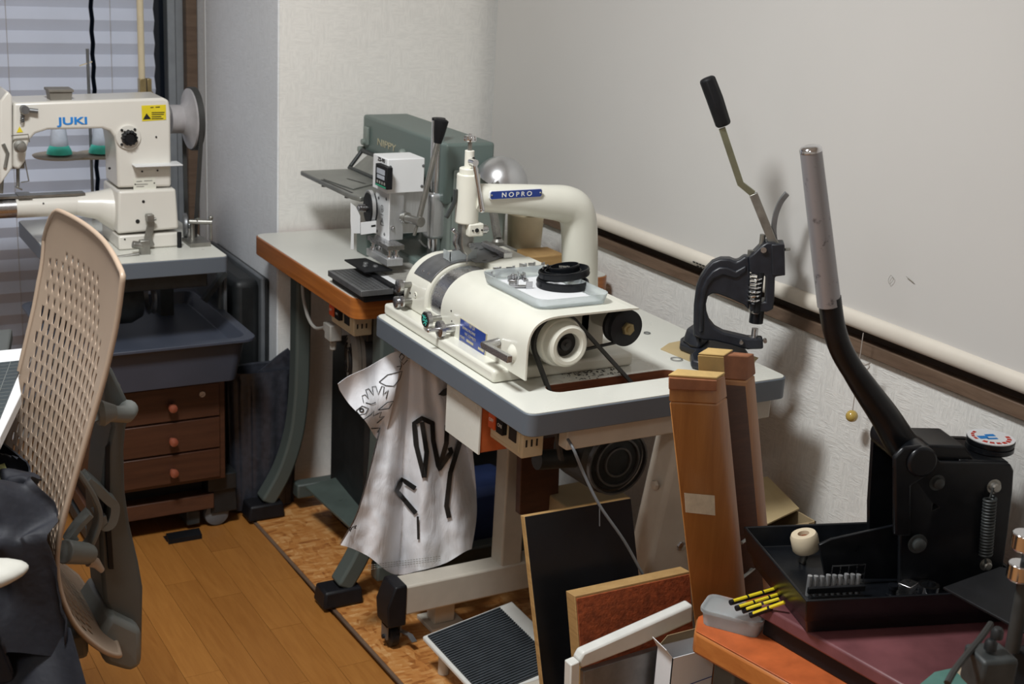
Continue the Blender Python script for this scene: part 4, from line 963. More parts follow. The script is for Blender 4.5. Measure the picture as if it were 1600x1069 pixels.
# motor, belts, wood below
r = root('clutch_motor', 'dark clutch motor with round housing below the grey-edged table', 'motor', (1.50, 2.15, .45))
b = B(); c = g(965, 722, y=2.05); b.lathe(c, (0, 1, 0), [(.02, 0), (.060, .003), (.075, .02), (.078, .12), (.05, .15)], 36); obj('motor_body', b, 'darkmetal', r)
for rr in (.028, .048, .066):
    b = B(); b.ring(c + V(0, -.004, 0), (0, 1, 0), [(rr, 0), (rr + .004, 0), (rr + .004, .01), (rr, .01)], 32); obj('rim', b, 'iron', r)
b = B(); b.box((c.x - .05, 2.08, c.z + .06), (c.x + .05, 2.18, .698)); obj('bracket', b, 'darkmetal', r, .004)
b = B(); b.cyl(c + V(-.16, .05, .01), c + V(-.06, .05, 0), .02, seg=20); obj('shaft_housing', b, 'darkmetal', r)
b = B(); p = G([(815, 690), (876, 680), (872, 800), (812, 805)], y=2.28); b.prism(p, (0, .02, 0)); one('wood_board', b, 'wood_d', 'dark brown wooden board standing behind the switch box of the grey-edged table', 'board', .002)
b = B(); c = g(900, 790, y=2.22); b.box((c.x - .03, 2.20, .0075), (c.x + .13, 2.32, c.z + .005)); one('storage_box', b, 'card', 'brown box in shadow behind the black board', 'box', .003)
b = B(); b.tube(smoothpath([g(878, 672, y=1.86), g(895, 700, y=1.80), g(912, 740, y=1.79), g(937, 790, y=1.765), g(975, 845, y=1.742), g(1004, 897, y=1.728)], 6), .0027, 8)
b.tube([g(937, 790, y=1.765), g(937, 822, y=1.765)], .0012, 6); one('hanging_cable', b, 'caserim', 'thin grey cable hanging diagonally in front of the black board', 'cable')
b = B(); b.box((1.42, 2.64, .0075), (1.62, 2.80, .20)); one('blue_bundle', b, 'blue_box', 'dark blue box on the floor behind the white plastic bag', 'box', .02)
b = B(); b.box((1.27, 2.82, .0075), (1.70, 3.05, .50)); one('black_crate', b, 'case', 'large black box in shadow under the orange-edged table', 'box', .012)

# ---------------------------------------------------------------- skiving machine
r = root('skiving_machine', 'cream leather skiving machine with curved arm and blue lettered badge', 'skiving machine', (1.27, 2.15, .74))
ZT = .8745
def sec(o=0.0, zlow=.762, xr=1.372, zr=None, a0=0):
    P = [(1.158 + o, zlow)]
    cx, cz, rx, rz = 1.238, ZT - .074, .080 - o, .074 - o
    for k in range(0, 13):
        t = math.radians(180 - 90 * k / 12); P.append((cx + rx * math.cos(t), cz + rz * math.sin(t)))
    P.append((xr, ZT - o)); P.append((xr, zr if zr is not None else zlow))
    return P
def at_y(P, y): return [V(p[0], y, p[1]) for p in P]
b = B(); b.prism([(1.128, 1.965, .7405), (1.43, 1.965, .7405), (1.43, 2.432, .7405), (1.128, 2.432, .7405)], (0, 0, .024)); obj('base', b, 'machine', r, .006, seg=3)
# near cover: thin shell, open at its end
outer = sec(0, .762); inner = sec(.0035, .762, 1.372)
sh = [V(p[0], 1.905, p[1]) for p in outer[:-1]] + [V(p[0], 1.905, p[1]) for p in reversed(inner[:-1])]
# cover flares toward its open end
def loop_sec(y, e, o1, o2):
    def half(o):
        P = [(1.158 + o, .762)]
        cx, cz, rx, rz = 1.238, ZT - .074, .080 - o, .074 - o
        for k in range(0, 17):
            t = math.radians(180 - 90 * k / 16); P.append((cx - rx * abs(math.cos(t)) ** e, cz + rz * abs(math.sin(t)) ** e))
        P.append((1.372, ZT - o)); return P
    return [V(p[0], y, p[1]) for p in half(o1)] + [V(p[0], y, p[1]) for p in reversed(half(o2))]
b = B(); b.rings([loop_sec(2.235 - .33 * k / 8, 1 - .38 * (k / 8) ** .8, 0, .0035) for k in range(9)]); cv = obj('cover', b, 'machine', r)
b = B(); b.prism([(1.372, 1.905, ZT - .0035), (1.390, 1.905, ZT - .0045), (1.390, 2.235, ZT - .0045), (1.372, 2.235, ZT - .0035)], (0, 0, .0035)); obj('top_plate', b, 'machine', r, .0006)
b = B(); b.prism(at_y(sec(.006, .765, 1.36), 2.02), (0, .21, 0)); obj('inner_housing', b, 'frame_c', r)
b = B(); b.prism(at_y(sec(0, .764, 1.39), 2.302), (0, .103, 0)); obj('front_housing', b, 'machine', r, .006, seg=3)
b = B(); b.box((1.1585, 2.2345, .762), (1.39, 2.303, .785)); b.prism(at_y(sec(.012, .77, 1.30), 2.2345), (0, .07, 0)); b.box((1.285, 2.235, .78), (1.39, 2.303, ZT)); obj('middle_housing', b, 'machine', r)
b = B(); prof = [(r_, h) for r_, h in ((.06, 0), (.0745, .001), (.0745, .050), (.068, .052), (.068, .060))]
b.rings([[V(1.238 + (.0755 - d) * math.cos(t), yy, ZT - .074 + (.0705 - d) * math.sin(t)) for t in [2 * PI * k / 56 for k in range(56)]] for yy, d in ((2.240, .004), (2.241, .0), (2.284, .0), (2.286, .004), (2.298, .004))]); obj('bell_knife', b, 'steel', r, smooth=30)
# far steel plates over the shoulder
def arcpts(o, a0, a1, n=8): return [V(1.238 + (.080 + o) * math.cos(math.radians(a0 + (a1 - a0) * k / n)), 0, ZT - .074 + (.074 + o) * math.sin(math.radians(a0 + (a1 - a0) * k / n))) for k in range(n + 1)]
b = B(); A = arcpts(.0015, 150, 92) + [V(1.262, 0, ZT + .0015)]; Bq = list(reversed(arcpts(-.0002, 150, 92))); P = [V(p.x, 2.303, p.z) for p in A + [V(1.262, 0, ZT - .0002)] + Bq]
b.prism(P, (0, .075, 0)); pl = obj('shoulder_plate', b, 'iron', r, .0004)
for a, yy in ((140, 2.33), (140, 2.355), (95, 2.34)):
    b = B(); q = V(1.238 + .0815 * math.cos(math.radians(a)), yy, ZT - .074 + .0755 * math.sin(math.radians(a))); nn = V(math.cos(math.radians(a)), 0, math.sin(math.radians(a))); b.lathe(q, nn, [(.0035, 0), (.003, .0012), (0, .0016)], 12); obj('screw', b, 'steel', pl)
b = B(); b.prism([V(p.x, p.y, ZT + .0002) for p in G([(706, 392), (735, 381), (760, 380), (786, 392), (790, 402), (762, 411), (742, 411)], z=ZT)], (0, 0, .002)); pl = obj('bed_plate', b, 'iron', r, .0004)
b = B()
for p in ((737, 395), (752, 390), (757, 407), (773, 401), (744, 388), (728, 391)):
    c = g(*p, z=ZT + .0023); b.obox(c, (.009, .004, .0006), .3)
obj('plate_slots', b, 'ink', pl)
b = B(); c0 = g(756, 380, z=ZT + .012); c1 = g(792, 398, z=ZT + .008); b.strip([c0, c1], (1, .3, 0), .016, .010); b.box((c1.x - .008, c1.y - .002, ZT + .0005), (c1.x + .012, c1.y + .022, ZT + .012)); obj('edge_guide', b, 'steel', r, .001)
b = B(); p = g(686, 398, z=ZT + .002); b.box((p.x, 2.315, ZT - .0003), (p.x + .060, 2.3165, ZT + .020)); b.box((p.x, 2.315, ZT + .0), (p.x + .0015, 2.345, ZT + .018)); obj('clear_guard', b, 'clear', r)
# holes and marks on the left flank
def flank(px, py): 
    q = g(px, py, x=1.158); return q
for p, rr in (((687, 481), .0025), ((705, 486), .0018), ((706, 502), .0018), ((641, 458), .0025), ((649, 462), .0020)):
    b = B(); c = flank(*p); b.cyl(c + V(.001, 0, 0), c + V(-.0006, 0, 0), rr, seg=12); obj('hole', b, 'ink', r)
b = B(); c = flank(649, 461); b.ring(c, (-1, 0, 0), [(.0035, -.001), (.0065, -.001), (.006, .0012), (.004, .0012)], 20); obj('screw_boss', b, 'machine', r)
# knobs
def knurl(c, ax, rad, L, mat, parent, name='knob'):
    b = B(); b.lathe(c, ax, [(rad * .6, 0), (rad, .001), (rad, L - .001), (rad * .85, L), (0, L + .0002)], 32); return obj(name, b, mat, parent)
cA = g(672, 499, x=1.135)
kA = knurl(cA, (-1, 0, 0), .0165, .011, 'steel', r)
b = B(); b.cyl(cA + V(-.0105, 0, 0), cA + V(-.0118, 0, 0), .0145, seg=28); obj('dial_face', b, 'ink', kA, label='black dial face with green hand lettering')
b = B()
for sg in ([(-.009, .008), (-.003, .003), (-.008, -.001)], [(0, .009), (.001, .003), (.006, .006)], [(-.007, -.003), (0, .0), (.005, -.002)], [(-.004, -.009), (.002, -.004), (.008, -.006), (.004, -.010)], [(.008, .003), (.010, -.002)]):
    b.strip([cA + V(-.012, -u, v) for u, v in sg], (1, 0, 0), .0006, .0018)
obj('dial_writing', b, 'teal', kA)
b = B(); b.cyl(cA, cA + V(.024, 0, 0), .006, seg=16); obj('shaft', b, 'steel_d', kA)
cB = g(692, 514, x=1.135); kB = knurl(cB + V(-.0, 0, 0), (-1, 0, 0), .0165, .010, 'steel', r)
b = B(); b.cyl(cB, cB + V(.024, 0, 0), .0085, seg=20); b.cyl(cB + V(-.03, 0, 0), cB, .004, seg=12); b.ball(cB + V(-.030, 0, 0), .0045, 12); obj('shaft', b, 'steel', kB)
for p, rr, L in (((628, 446), .0135, .010), ((624, 472), .0125, .010), ((630, 471), .0115, .006)):
    c = g(p[0], p[1], x=1.140); c.y = min(c.y, 2.398); kk = knurl(c, (-1, 0, 0), rr, L, 'steel', r)
    b = B(); b.cyl(c, c + V(.02, 0, 0), .006, seg=14); obj('shaft', b, 'steel_d', kk)
# blue maker's plate on the flank
Q = G([(720, 496), (761.5, 522), (758.5, 560), (717.5, 536)], x=1.158)
b = B(); b.prism([q + V(-.0003, 0, 0) for q in Q], (-.0012, 0, 0)); mp = obj('maker_plate', b, 'gold', r)
c = sum(Q, Vector()) / 4
b = B(); b.prism([c + (q - c) * .95 + V(-.0015, 0, 0) for q in Q], (-.0004, 0, 0)); obj('blue_field', b, 'blue', mp)
wd_ = (Q[1] - Q[0]).length; hd_ = (Q[3] - Q[0]).length
for i, (t, hh, off) in enumerate((('NP-2A', .0070, .36), ('SKIVING MACHINE', .0050, .12), ('PAT. COMPLETE', .0050, .22), ('MODEL       No.', .0046, .05), ('NOPRO MACHINE CO.', .0046, .10))):
    o_ = Q[0].lerp(Q[3], (i + .82) / 5.3) + (Q[1] - Q[0]) * off + V(-.0021, 0, 0)
    text(t, hh, o_, Q[1] - Q[0], -X, 'gold', mp, ext=.0001, sx=.85)
b = B()
for (u0, u1) in ((.30, .56), (.74, .95)):
    p0 = Q[0].lerp(Q[3], .645); e = Q[1] - Q[0]; dn = (Q[3] - Q[0])
    b.prism([p0 + e * u0 + V(-.002, 0, 0), p0 + e * u1 + V(-.002, 0, 0), p0 + e * u1 + dn * .09 + V(-.002, 0, 0), p0 + e * u0 + dn * .09 + V(-.002, 0, 0)], (-.0003, 0, 0))
obj('plate_fields', b, 'gold', mp)
# clamp lever on the flank
e0 = g(779, 534, x=1.156); e1 = g(757, 540, x=1.125); e2 = g(795, 561, x=1.125); e3 = g(800, 552, x=1.157)
b = B(); b.cyl(e0, e1 + V(-.004, 0, 0), .0075, seg=18); b.strip([e1 + V(0, .004, 0), e2 + V(0, -.004, 0)], (1, 0, 0), .010, .013); obj('release_lever', b, 'steel', r, .001)
b = B(); b.lathe(e3 + V(.001, 0, 0), (-1, 0, 0), [(.016, 0), (.012, .004), (.007, .008), (.003, .009)], 24); obj('stop_boss', b, 'machine', r)
# balance wheel
wc = V(1.246, 1.93, g(876, 545, y=1.90).z)
b = B(); b.lathe(wc + V(0, .0, 0), (0, 1, 0), [(.044, .0), (.046, .006), (.046, .030), (.040, .034), (.046, .038), (.046, .052), (.02, .053)], 40); hw = obj('balance_wheel', b, 'machine', r)
b = B(); b.ring(wc, (0, -1, 0), [(.0255, .0), (.040, 0), (.0405, .010), (.0385, .022), (.034, .026), (.028, .0255), (.0235, .021), (.0225, .006)], 44); obj('wheel_rim', b, 'machine', hw)
b = B(); b.cyl(wc + V(0, -.008, 0), wc + V(0, .02, 0), .0245, seg=32); b.lathe(wc + V(0, -.008, 0), (0, -1, 0), [(.012, 0), (.011, .006), (.004, .007), (.004, .010), (0, .010)], 20); obj('shaft_end', b, 'ink', hw)
# feed pulley on the right
fc = g(980, 513.5, y=1.925)
b = B(); b.lathe(fc, (0, 1, 0), [(.031, 0), (.0345, .002), (.0345, .012), (.028, .017), (.0345, .022), (.0345, .03), (.014, .031)], 40); fp = obj('feed_pulley', b, 'rubber', r)
b = B(); b.lathe(fc + V(0, .001, 0), (0, -1, 0), [(.0165, -.001), (.0165, .0)], 28); obj('pulley_recess', b, 'ink', fp)
b = B(); b.lathe(fc, (0, -1, 0), [(.0125, 0), (.0125, .006), (.011, .008)], 6); b.lathe(fc + V(0, -.007, 0), (0, -1, 0), [(.006, 0), (.006, .003), (.003, .0032)], 16); obj('nut', b, 'brass', fp)
b = B(); b.cyl(fc + V(0, .031, 0), fc + V(-.0, .16, .0), .016, .022, 24); b.prism([V(fc.x - .04, 2.02, .7405), V(fc.x + .015, 2.02, .7405), V(fc.x + .015, 2.02, fc.z + .02), V(fc.x - .04, 2.02, fc.z + .02)], (0, .05, 0)); obj('pulley_bearing', b, 'frame_c', r, .003)
b = B(); bb = [fc + V(0, .018, .030), wc + V(.004, .043, .043)]; b.strip(bb, (0, 1, 0), .006, .004); b.strip([fc + V(0, .018, -.030), wc + V(.006, .043, -.0405)], (0, 1, 0), .006, .004); obj('small_belt', b, 'belt', r)
# main belt down through the slot
yB = wc.y + .018
b = B(); arc = [V(wc.x + .0485 * math.cos(t), yB, wc.z + .0485 * math.sin(t)) for t in [math.radians(a) for a in range(205, 44, -10)]]
P = [V(1.245, 1.905, .60)] + [V(1.226, 1.913, .70), V(1.216, 1.918, .735)] + arc + [V(1.385, 1.913, .735), V(1.42, 1.905, .70), V(1.50, 1.905, .60)]
b.strip(P, (0, 1, 0), .011, .006); obj('main_belt', b, 'belt', r)
b = B(); rnd = random.Random(3)
for k in range(150):
    a = rnd.gauss(0, .030); c = rnd.gauss(0, .018)
    b.obox((1.325 + a, 1.965 + c - a * .2, .7407), (rnd.uniform(.001, .006), rnd.uniform(.0005, .002), .0006), rnd.uniform(0, 3))
one('belt_dust', b, 'ink', 'scatter of black belt crumbs on the grey-edged table beside the belt slot', 'dust', smooth=0, kind='stuff')
# arm: elbow pipe
AY = 2.275
def gy(px, py): return g(px, py, y=AY)
pth = [gy(738, 309), gy(775, 310), gy(815, 312), gy(850, 315), gy(878, 318), gy(895, 325), gy(903, 342), gy(905.5, 370), gy(906, 410), gy(906, 440)]
pth.append(V(pth[-1].x + .005, AY, .7405))
rad = [.0280, .0285, .031, .0340, .0375, .0385, .0380, .0375, .0375, .0375, .040]
pp = smoothpath(pth, 5); rr = []
for i in range(len(rad) - 1):
    for k in range(5): rr.append(rad[i] + (rad[i + 1] - rad[i]) * k / 5)
rr.append(rad[-1])
b = B(); b.tube(pp, rr, 28); obj('arm', b, 'machine', r, smooth=60)
def vy(px, y0, y1, rpx, seg=28, name='head', mat='machine', bevel=.002, par=None):
    """vertical cylinder of the head"""
    a = gy(px, y0); c = gy(px, y1); b = B(); b.cyl((a.x, AY, c.z), (a.x, AY, a.z), rpx, seg=seg); return obj(name, b, mat, par or r, bevel)
hx = gy(731, 300).x
k_ = .001235
b = B(); b.cyl((hx, AY, gy(731, 348).z), (hx, AY, gy(731, 271).z), 18.5 * k_, seg=36); hd = obj('head', b, 'machine', r, .003, seg=3)
b = B(); b.cyl((hx, AY, gy(731, 272).z), (hx, AY, gy(731, 262).z), 15 * k_, seg=32); obj('collar', b, 'machine', hd, .002)
b = B(); b.cyl((hx, AY, gy(731, 263).z), (hx, AY, gy(731, 235).z), 7.5 * k_, seg=24); b.obox(V(hx + .004, AY - .008, gy(731, 255).z), (.014, .014, .016)); obj('spindle_housing', b, 'machine', hd, .001)
for dz in (247, 256):
    b = B(); q = V(hx + .004, AY - 7.5 * k_ - (.006 if dz > 250 else -.001), gy(731, dz).z); b.cyl(q + V(0, .002, 0), q + V(0, -.0012, 0), .0032, seg=12); obj('set_screw', b, 'ink', hd)
b = B(); b.cyl((hx, AY, gy(731, 236).z), (hx, AY, gy(731, 220).z), 3.4 * k_, seg=16); obj('adjusting_screw', b, 'steel_d', hd)
zk = gy(731, 219).z
b = B(); n = 70; b.rings([[V(hx + math.cos(2 * PI * k / n) * rr_ * (1 + .10 * math.cos(7 * 2 * PI * k / n)), AY + math.sin(2 * PI * k / n) * rr_ * (1 + .10 * math.cos(7 * 2 * PI * k / n)), zk + h) for k in range(n)] for rr_, h in ((.010, -.002), (.0118, 0), (.0118, .006), (.010, .008), (.003, .0085), (.0028, .013))]); obj('star_knob', b, 'chrome', hd)
b = B(); a0 = g(741, 254, y=AY - .022); a1 = g(753, 328, y=AY - .030); b.tube([a0, a0.lerp(a1, .5), a1], [.0050, .0042, .0055], 14); b.ball(a1, .0062, 14); b.cyl(a0 + V(0, .014, 0), a0 + V(0, -.006, 0), .0065, seg=16); lv = obj('lift_lever', b, 'chrome', hd)
b = B(); b.tube(smoothpath([g(712, 296, y=AY), g(710, 315, y=AY), g(702, 332, y=AY), g(697, 340, y=AY)], 5), .0042, 10, flat=1.5); obj('side_lever', b, 'darkmetal', hd)
b = B(); zb1 = gy(735, 366).z; zt1 = gy(735, 346).z; cx = gy(736, 356).x; b.box((cx - .017, AY - .024, zb1), (cx + .016, AY + .010, zt1)); fh = obj('foot_holder', b, 'machine', r, .003)
for dx, rr_ in ((-.009, .0018), (.0, .0042), (.011, .0018)):
    b = B(); q = V(cx + dx, AY - .024, (zb1 + zt1) / 2); b.cyl(q, q + V(0, -.0015, 0), rr_, seg=16); obj('screw', b, 'ink', fh)
b = B(); x_ = gy(727, 370).x; b.prism([V(x_ - .014, AY - .012, zt1), V(x_ + .012, AY - .012, zt1), V(x_ + .014, AY - .012, gy(727, 375).z), V(x_ + .010, AY - .012, gy(727, 392).z), V(x_ + .001, AY - .012, gy(727, 398).z), V(x_ - .008, AY - .012, gy(727, 392).z), V(x_ - .014, AY - .012, gy(727, 380).z)], (0, .02, 0)); pf = obj('presser_foot', b, 'steel_d', r, .002)
b = B(); q = g(736, 384, y=AY - .014); b.cyl(q, q + V(0, -.006, 0), .0068, seg=22); obj('thumb_screw', b, 'steel', pf)
b = B(); q = gy(730, 398); b.cyl(q, V(q.x, AY, ZT + .003), .0012, seg=6); obj('needle', b, 'steel', pf)
b = B(); b.strip([gy(707, 358), gy(714, 366), gy(711, 378), gy(715, 390)], (0, 1, 0), .010, .007); obj('side_foot', b, 'steel', r, .001)
q = g(756, 358, y=AY); b = B(); b.cyl(q + V(-.012, 0, 0), q + V(.004, 0, 0), .009, seg=24); b.cyl(q + V(-.02, 0, 0), q + V(.008, 0, 0), .006, seg=16); obj('side_knob', b, 'steel', fh)
# badge on the arm
za = g(805, 303, y=AY - .031); x0 = g(764.5, 303, y=AY - .031).x; x1 = g(847, 303, y=AY - .033).x; hh = .0086
def badge(sx, sz, y0, th):
    P = []; cx_ = (x0 + x1) / 2; hw_ = (x1 - x0) / 2 * sx; hz = hh * sz; c_ = hz * .35
    for (u, v) in ((-hw_, -hz + c_), (-hw_ + c_, -hz), (hw_ - c_, -hz), (hw_, -hz + c_), (hw_, hz - c_), (hw_ - c_, hz), (-hw_ + c_, hz), (-hw_, hz - c_)): P.append(V(cx_ + u, y0, za.z + v))
    b = B(); b.prism(P, (0, -th, 0)); return b
bd = obj('name_badge', badge(1, 1, AY - .029, .0045), 'white', r, .0003)
obj('blue_field', badge(.975, .86, AY - .0334, .0006), 'blue', bd)
text('N O P R O', .0090, V((x0 + x1) / 2 + .001, AY - .0343, za.z - .0045), X, -Y, 'ink_w', bd, sx=1.15, align='CENTER', ext=.0002, bold=.0002).name = 'lettering'
for s in (-1, 1):
    b = B(); q = V((x0 + x1) / 2 + s * (x1 - x0) * .465, AY - .034, za.z); b.lathe(q, (0, -1, 0), [(.0022, 0), (.0016, .001), (0, .0013)], 10); obj('rivet', b, 'steel_d', bd)

# ---------------------------------------------------------------- parts tray on the cover
r = root('parts_tray', 'frosted plastic tray of spare parts lying on the skiving machine cover', 'tray', (1.275, 2.05, ZT))
tz = ZT + .0006
to = rrect(1.205, 1.945, 1.350, 2.160, .022, tz); to2 = rrect(1.200, 1.940, 1.355, 2.165, .025, tz + .0185); ti2 = rrect(1.2025, 1.9425, 1.3525, 2.1625, .0235, tz + .0185); ti = rrect(1.208, 1.948, 1.347, 2.157, .020, tz + .0015)
b = B(); b.rings([to, to2, ti2, ti]); obj('tub', b, 'clear', r, smooth=50)
b = B(); b.prism([(1.215, 1.957, tz + .0018), (1.34, 1.957, tz + .0018), (1.34, 2.145, tz + .0018), (1.215, 2.145, tz + .0018)], (0, 0, .0006)); obj('paper_liner', b, 'paper', r)
rc = g(880, 444, z=ZT + .008)
def oval(c, R1, R2, h, t, tilt, rz):
    rs = []; mt = Matrix.Rotation(rz, 3, 'Z') @ Matrix.Rotation(tilt, 3, 'Y')
    for k in range(48):
        a = 2 * PI * k / 48; d = V(math.cos(a), math.sin(a), 0)
        rs.append([c + mt @ (V(d.x * (R1 - i), d.y * (R2 - i), z)) for i, z in ((0, 0), (-.0012, h * .25), (0, h * .5), (-.0012, h * .75), (0, h), (t, h), (t, 0))])
    b = B(); b.rings(rs, False, True); return b
rings_ = [((rc.x - .003, rc.y - .002, tz + .003), .049, .042, .015, .002, 0.0, 'lowest black ring of the nested rings in the frosted tray'),
          ((rc.x + .001, rc.y, tz + .023), .048, .039, .014, .002, -.12, 'tilted black ring on top of the lowest one in the frosted tray'),
          ((rc.x - .002, rc.y + .000, tz + .023), .035, .027, .012, .0015, -.06, 'middle small oval ring inside the tilted black ring'),
          ((rc.x + .004, rc.y + .004, tz + .031), .028, .020, .012, .0015, -.16, 'innermost oval black ring with a steel tag')]
for i, (c, R1, R2, h, t, tl, lab) in enumerate(rings_):
    o = root('black_ring', lab, 'ring', c, 0, 'nested black rings')
    obj('band', oval(Vector(c), R1, R2, h, t, tl, -.3), 'black', o, smooth=60)
    if i in (1, 3):
        for a in ((2.0, 2.4), (4.0, 4.5))[0 if i == 1 else 1]:
            b = B(); q = Vector(c) + V(math.cos(a) * (R1 - .004), math.sin(a) * (R2 - .004), h * .7); b.cyl(q, q + V(0, 0, .006), .0022, seg=10); obj('screw', b, 'steel', o)
    if i == 3:
        b = B(); b.obox(Vector(c) + V(-.002, -.001, h * .7), (.020, .013, .002), -.5); obj('tag', b, 'steel_d', o)
def clip_piece(c, a, s, k):
    m_ = Matrix.Rotation(a, 3, 'Z'); b = B(); c = Vector(c)
    def bx(o, sz, aa=0): b.obox(c + m_ @ (V(*o) * s), [v * s for v in sz], a + aa)
    bx((0, 0, .003), (.034, .010, .0018)); bx((.014, -.006, .006), (.012, .0016, .012), .2); bx((-.012, .004, .007), (.014, .0016, .010), -.4)
    if k % 2: bx((.004, 0, .007), (.010, .010, .006))
    q = c + m_ @ (V(-.006, 0, .004) * s); b.cyl(q, q + V(0, 0, .010 * s), .0022 * s, seg=10)
    return b
spots = [((771, 431), .5, 1.0), ((786, 425), -.2, 1.0), ((806, 424), .3, 1.1), ((826, 420), -.5, 1.0), ((838, 416), .2, .9), ((802, 436), .9, 1.1), ((813, 447), -.3, 1.1), ((818, 434), 1.4, .9)]
lb = ['presser foot nearest the left corner of the frosted tray', 'presser foot second from the left corner of the frosted tray', 'presser foot in the middle of the far side of the frosted tray', 'presser foot by the far end of the black rings', 'presser foot in the far corner of the frosted tray', 'presser foot lying crosswise near the long left rim of the frosted tray', 'presser foot nearest to the viewer in the frosted tray', 'upright presser foot leaning against the black rings']
for i, (p, a, s) in enumerate(spots):
    q = g(*p, z=tz + .006); q.z = tz + .0026; q.x = max(q.x, 1.228)
    one('presser_foot', clip_piece(q, a, s, i), 'steel', 'steel ' + lb[i], 'presser foot', group='spare presser feet in the frosted tray', bevel=.0003)
# ================================================================== WHITE CARRIER BAG
r = root('carrier_bag', 'white plastic carrier bag with black outline drawings hanging from the grey-edged table', 'bag', (1.22, 2.47, .12))
def bag_mat(name, col):
    m, nt, bs = _mat(name); bs.inputs['Base Color'].default_value = (*col, 1); bs.inputs['Roughness'].default_value = 0.38
    bs.inputs['Subsurface Weight'].default_value = 0.0
    v = coords(nt, (1, 1, .35)); bump(nt, bs, noise_t(nt, v, 26, 5, .6, 1.2), .55, .006)
    return m
M['bag'] = bag_mat('bag_plastic', (0.82, 0.83, 0.86))
left = [(618, 545), (612, 600), (590, 690), (572, 760), (556, 810), (532, 852)]
rightc = [(668, 560), (700, 590), (728, 640), (740, 720), (745, 800), (737, 858)]
def lerp_poly(P, t):
    f = t * (len(P) - 1); i = min(int(f), len(P) - 2); f -= i
    p0 = P[max(0, i - 1)]; p1 = P[i]; p2 = P[i + 1]; p3 = P[min(len(P) - 1, i + 2)]
    return [0.5 * ((2 * b) + (c - a) * f + (2 * a - 5 * b + 4 * c - d) * f * f + (3 * b - a - 3 * c + d) * f ** 3) for a, b, c, d in zip(p0, p1, p2, p3)]
def bag_dy(px, py):
    t = (py - 545) / 340.0
    # folds fan out from the hanging point
    a = (px - 640) / (60 + 150 * max(t, 0))
    w = a * 8.5 + .5 + .8 * noise.noise(Vector((px * .01, py * .008, 2)))
    f = .026 * (1 - 2 * abs(math.sin(w * .5)) ** .7) + .010 * math.sin(a * 19 + t * 3) + .009 * noise.noise(Vector((px * .03, py * .014, 0))) + .004 * noise.noise(Vector((px * .08, py * .05, 0)))
    return 2.44 + f * (0.35 + .75 * min(1, max(0, t))) - .030 * max(0, t)
BOT = [(532, 852), (545, 868), (575, 897), (632, 892), (690, 880), (737, 858)]
def bag_px(u, v):
    l = lerp_poly(left, v); q = lerp_poly(rightc, v); p = [l[0] + (q[0] - l[0]) * u, l[1] + (q[1] - l[1]) * u]
    if v > .7:
        w = (v - .7) / .3; bt = lerp_poly(BOT, u); base_ = [532 + (737 - 532) * u, 852 + 6 * u]
        p[1] += (bt[1] - base_[1]) * w * w
    return p
def bag_f(u, v):
    p = bag_px(u, v); return g(p[0], p[1], y=bag_dy(*p))
b = B(); b.sheet(bag_f, 90, 60)
back = B(); back.sheet(lambda u, v: bag_f(u, v) + V(0, .006 + .07 * math.sin(PI * u) * (.2 + .8 * v), 0), 40, 30)
me_ = bpy.data.meshes.new('t'); back.bm.to_mesh(me_); back.bm.free(); b.bm.from_mesh(me_); bpy.data.meshes.remove(me_)
bmesh.ops.recalc_face_normals(b.bm, faces=b.bm.faces[:])
body = obj('bag_body', b, 'bag', r, smooth=80)
def stroke(pts, w, off=.0035, name='print', mat='ink', par=None, f=bag_dy, closed=False, ret=False):
    P = []
    pts = [tuple(p) for p in pts] + ([tuple(pts[0])] if closed else [])
    for a, c in zip(pts, pts[1:]):
        n = max(1, int(math.hypot(c[0] - a[0], c[1] - a[1]) / 5))
        for k in range(n): P.append((a[0] + (c[0] - a[0]) * k / n, a[1] + (c[1] - a[1]) * k / n))
    P.append(pts[-1]); return P
def ribbon(b, pts, w, f, off=.0040, closed=False):
    P = stroke(pts, w, closed=closed); Lr = []
    for i, p in enumerate(P):
        a = P[max(0, i - 1)]; c = P[min(len(P) - 1, i + 1)]; dx, dy = c[0] - a[0], c[1] - a[1]; L = math.hypot(dx, dy) or 1
        nx, ny = -dy / L * w / 2, dx / L * w / 2
        pr = []
        for s in (-1, 1):
            q = (p[0] + nx * s, p[1] + ny * s); pr.append(b.bm.verts.new(g(q[0], q[1], y=f(*q) - off)))
        Lr.append(pr)
    for a, c in zip(Lr, Lr[1:]): b.bm.faces.new((a[0], a[1], c[1], c[0]))
def zz(pts, s=2.139, ox=360, oy=440): return [(ox + x / s, oy + y / s) for x, y in pts]
PR = [[(648, 655), (620, 545), (614, 475), (640, 457), (678, 475)], [(648, 655), (656, 570), (640, 470)], [(675, 470), (678, 530), (697, 628), (722, 540), (724, 480)],
      [(697, 628), (738, 570), (733, 555)], [(620, 775), (556, 700), (574, 662), (618, 692)], [(770, 528), (735, 640), (722, 750), (731, 790)], [(628, 862), (626, 785)]]
for k, pl_ in enumerate(PR):
    b = B(); ribbon(b, zz(pl_), 7.5 if k != 6 else 3.5, bag_dy, .006); obj('print', b, 'ink', body, label='bold black outline print')
b = B(); P = zz([(695, 378), (712, 360), (735, 350), (735, 378), (712, 383)]); c_ = [b.bm.verts.new(g(p[0], p[1], y=bag_dy(*p) - .004)) for p in P]; b.bm.faces.new(c_); obj('print', b, 'ink', body)
q = g(546, 829, y=bag_dy(550, 828) - .012)
text('per', .0085, q, V(1, -.2, .28), V(-.3, -1, .1), 'ink', body, bold=.0006)
b = B()
for row in range(3):
    for k in range(26):
        p0 = (575 + k * 4.4, 890 - row * 3.2 - k * .55); 
        ribbon(b, [p0, (p0[0] + 3.0, p0[1] - .4)], .9, bag_dy, .004)
obj('fine_print', b, 'grey_p', body, kind='stuff')
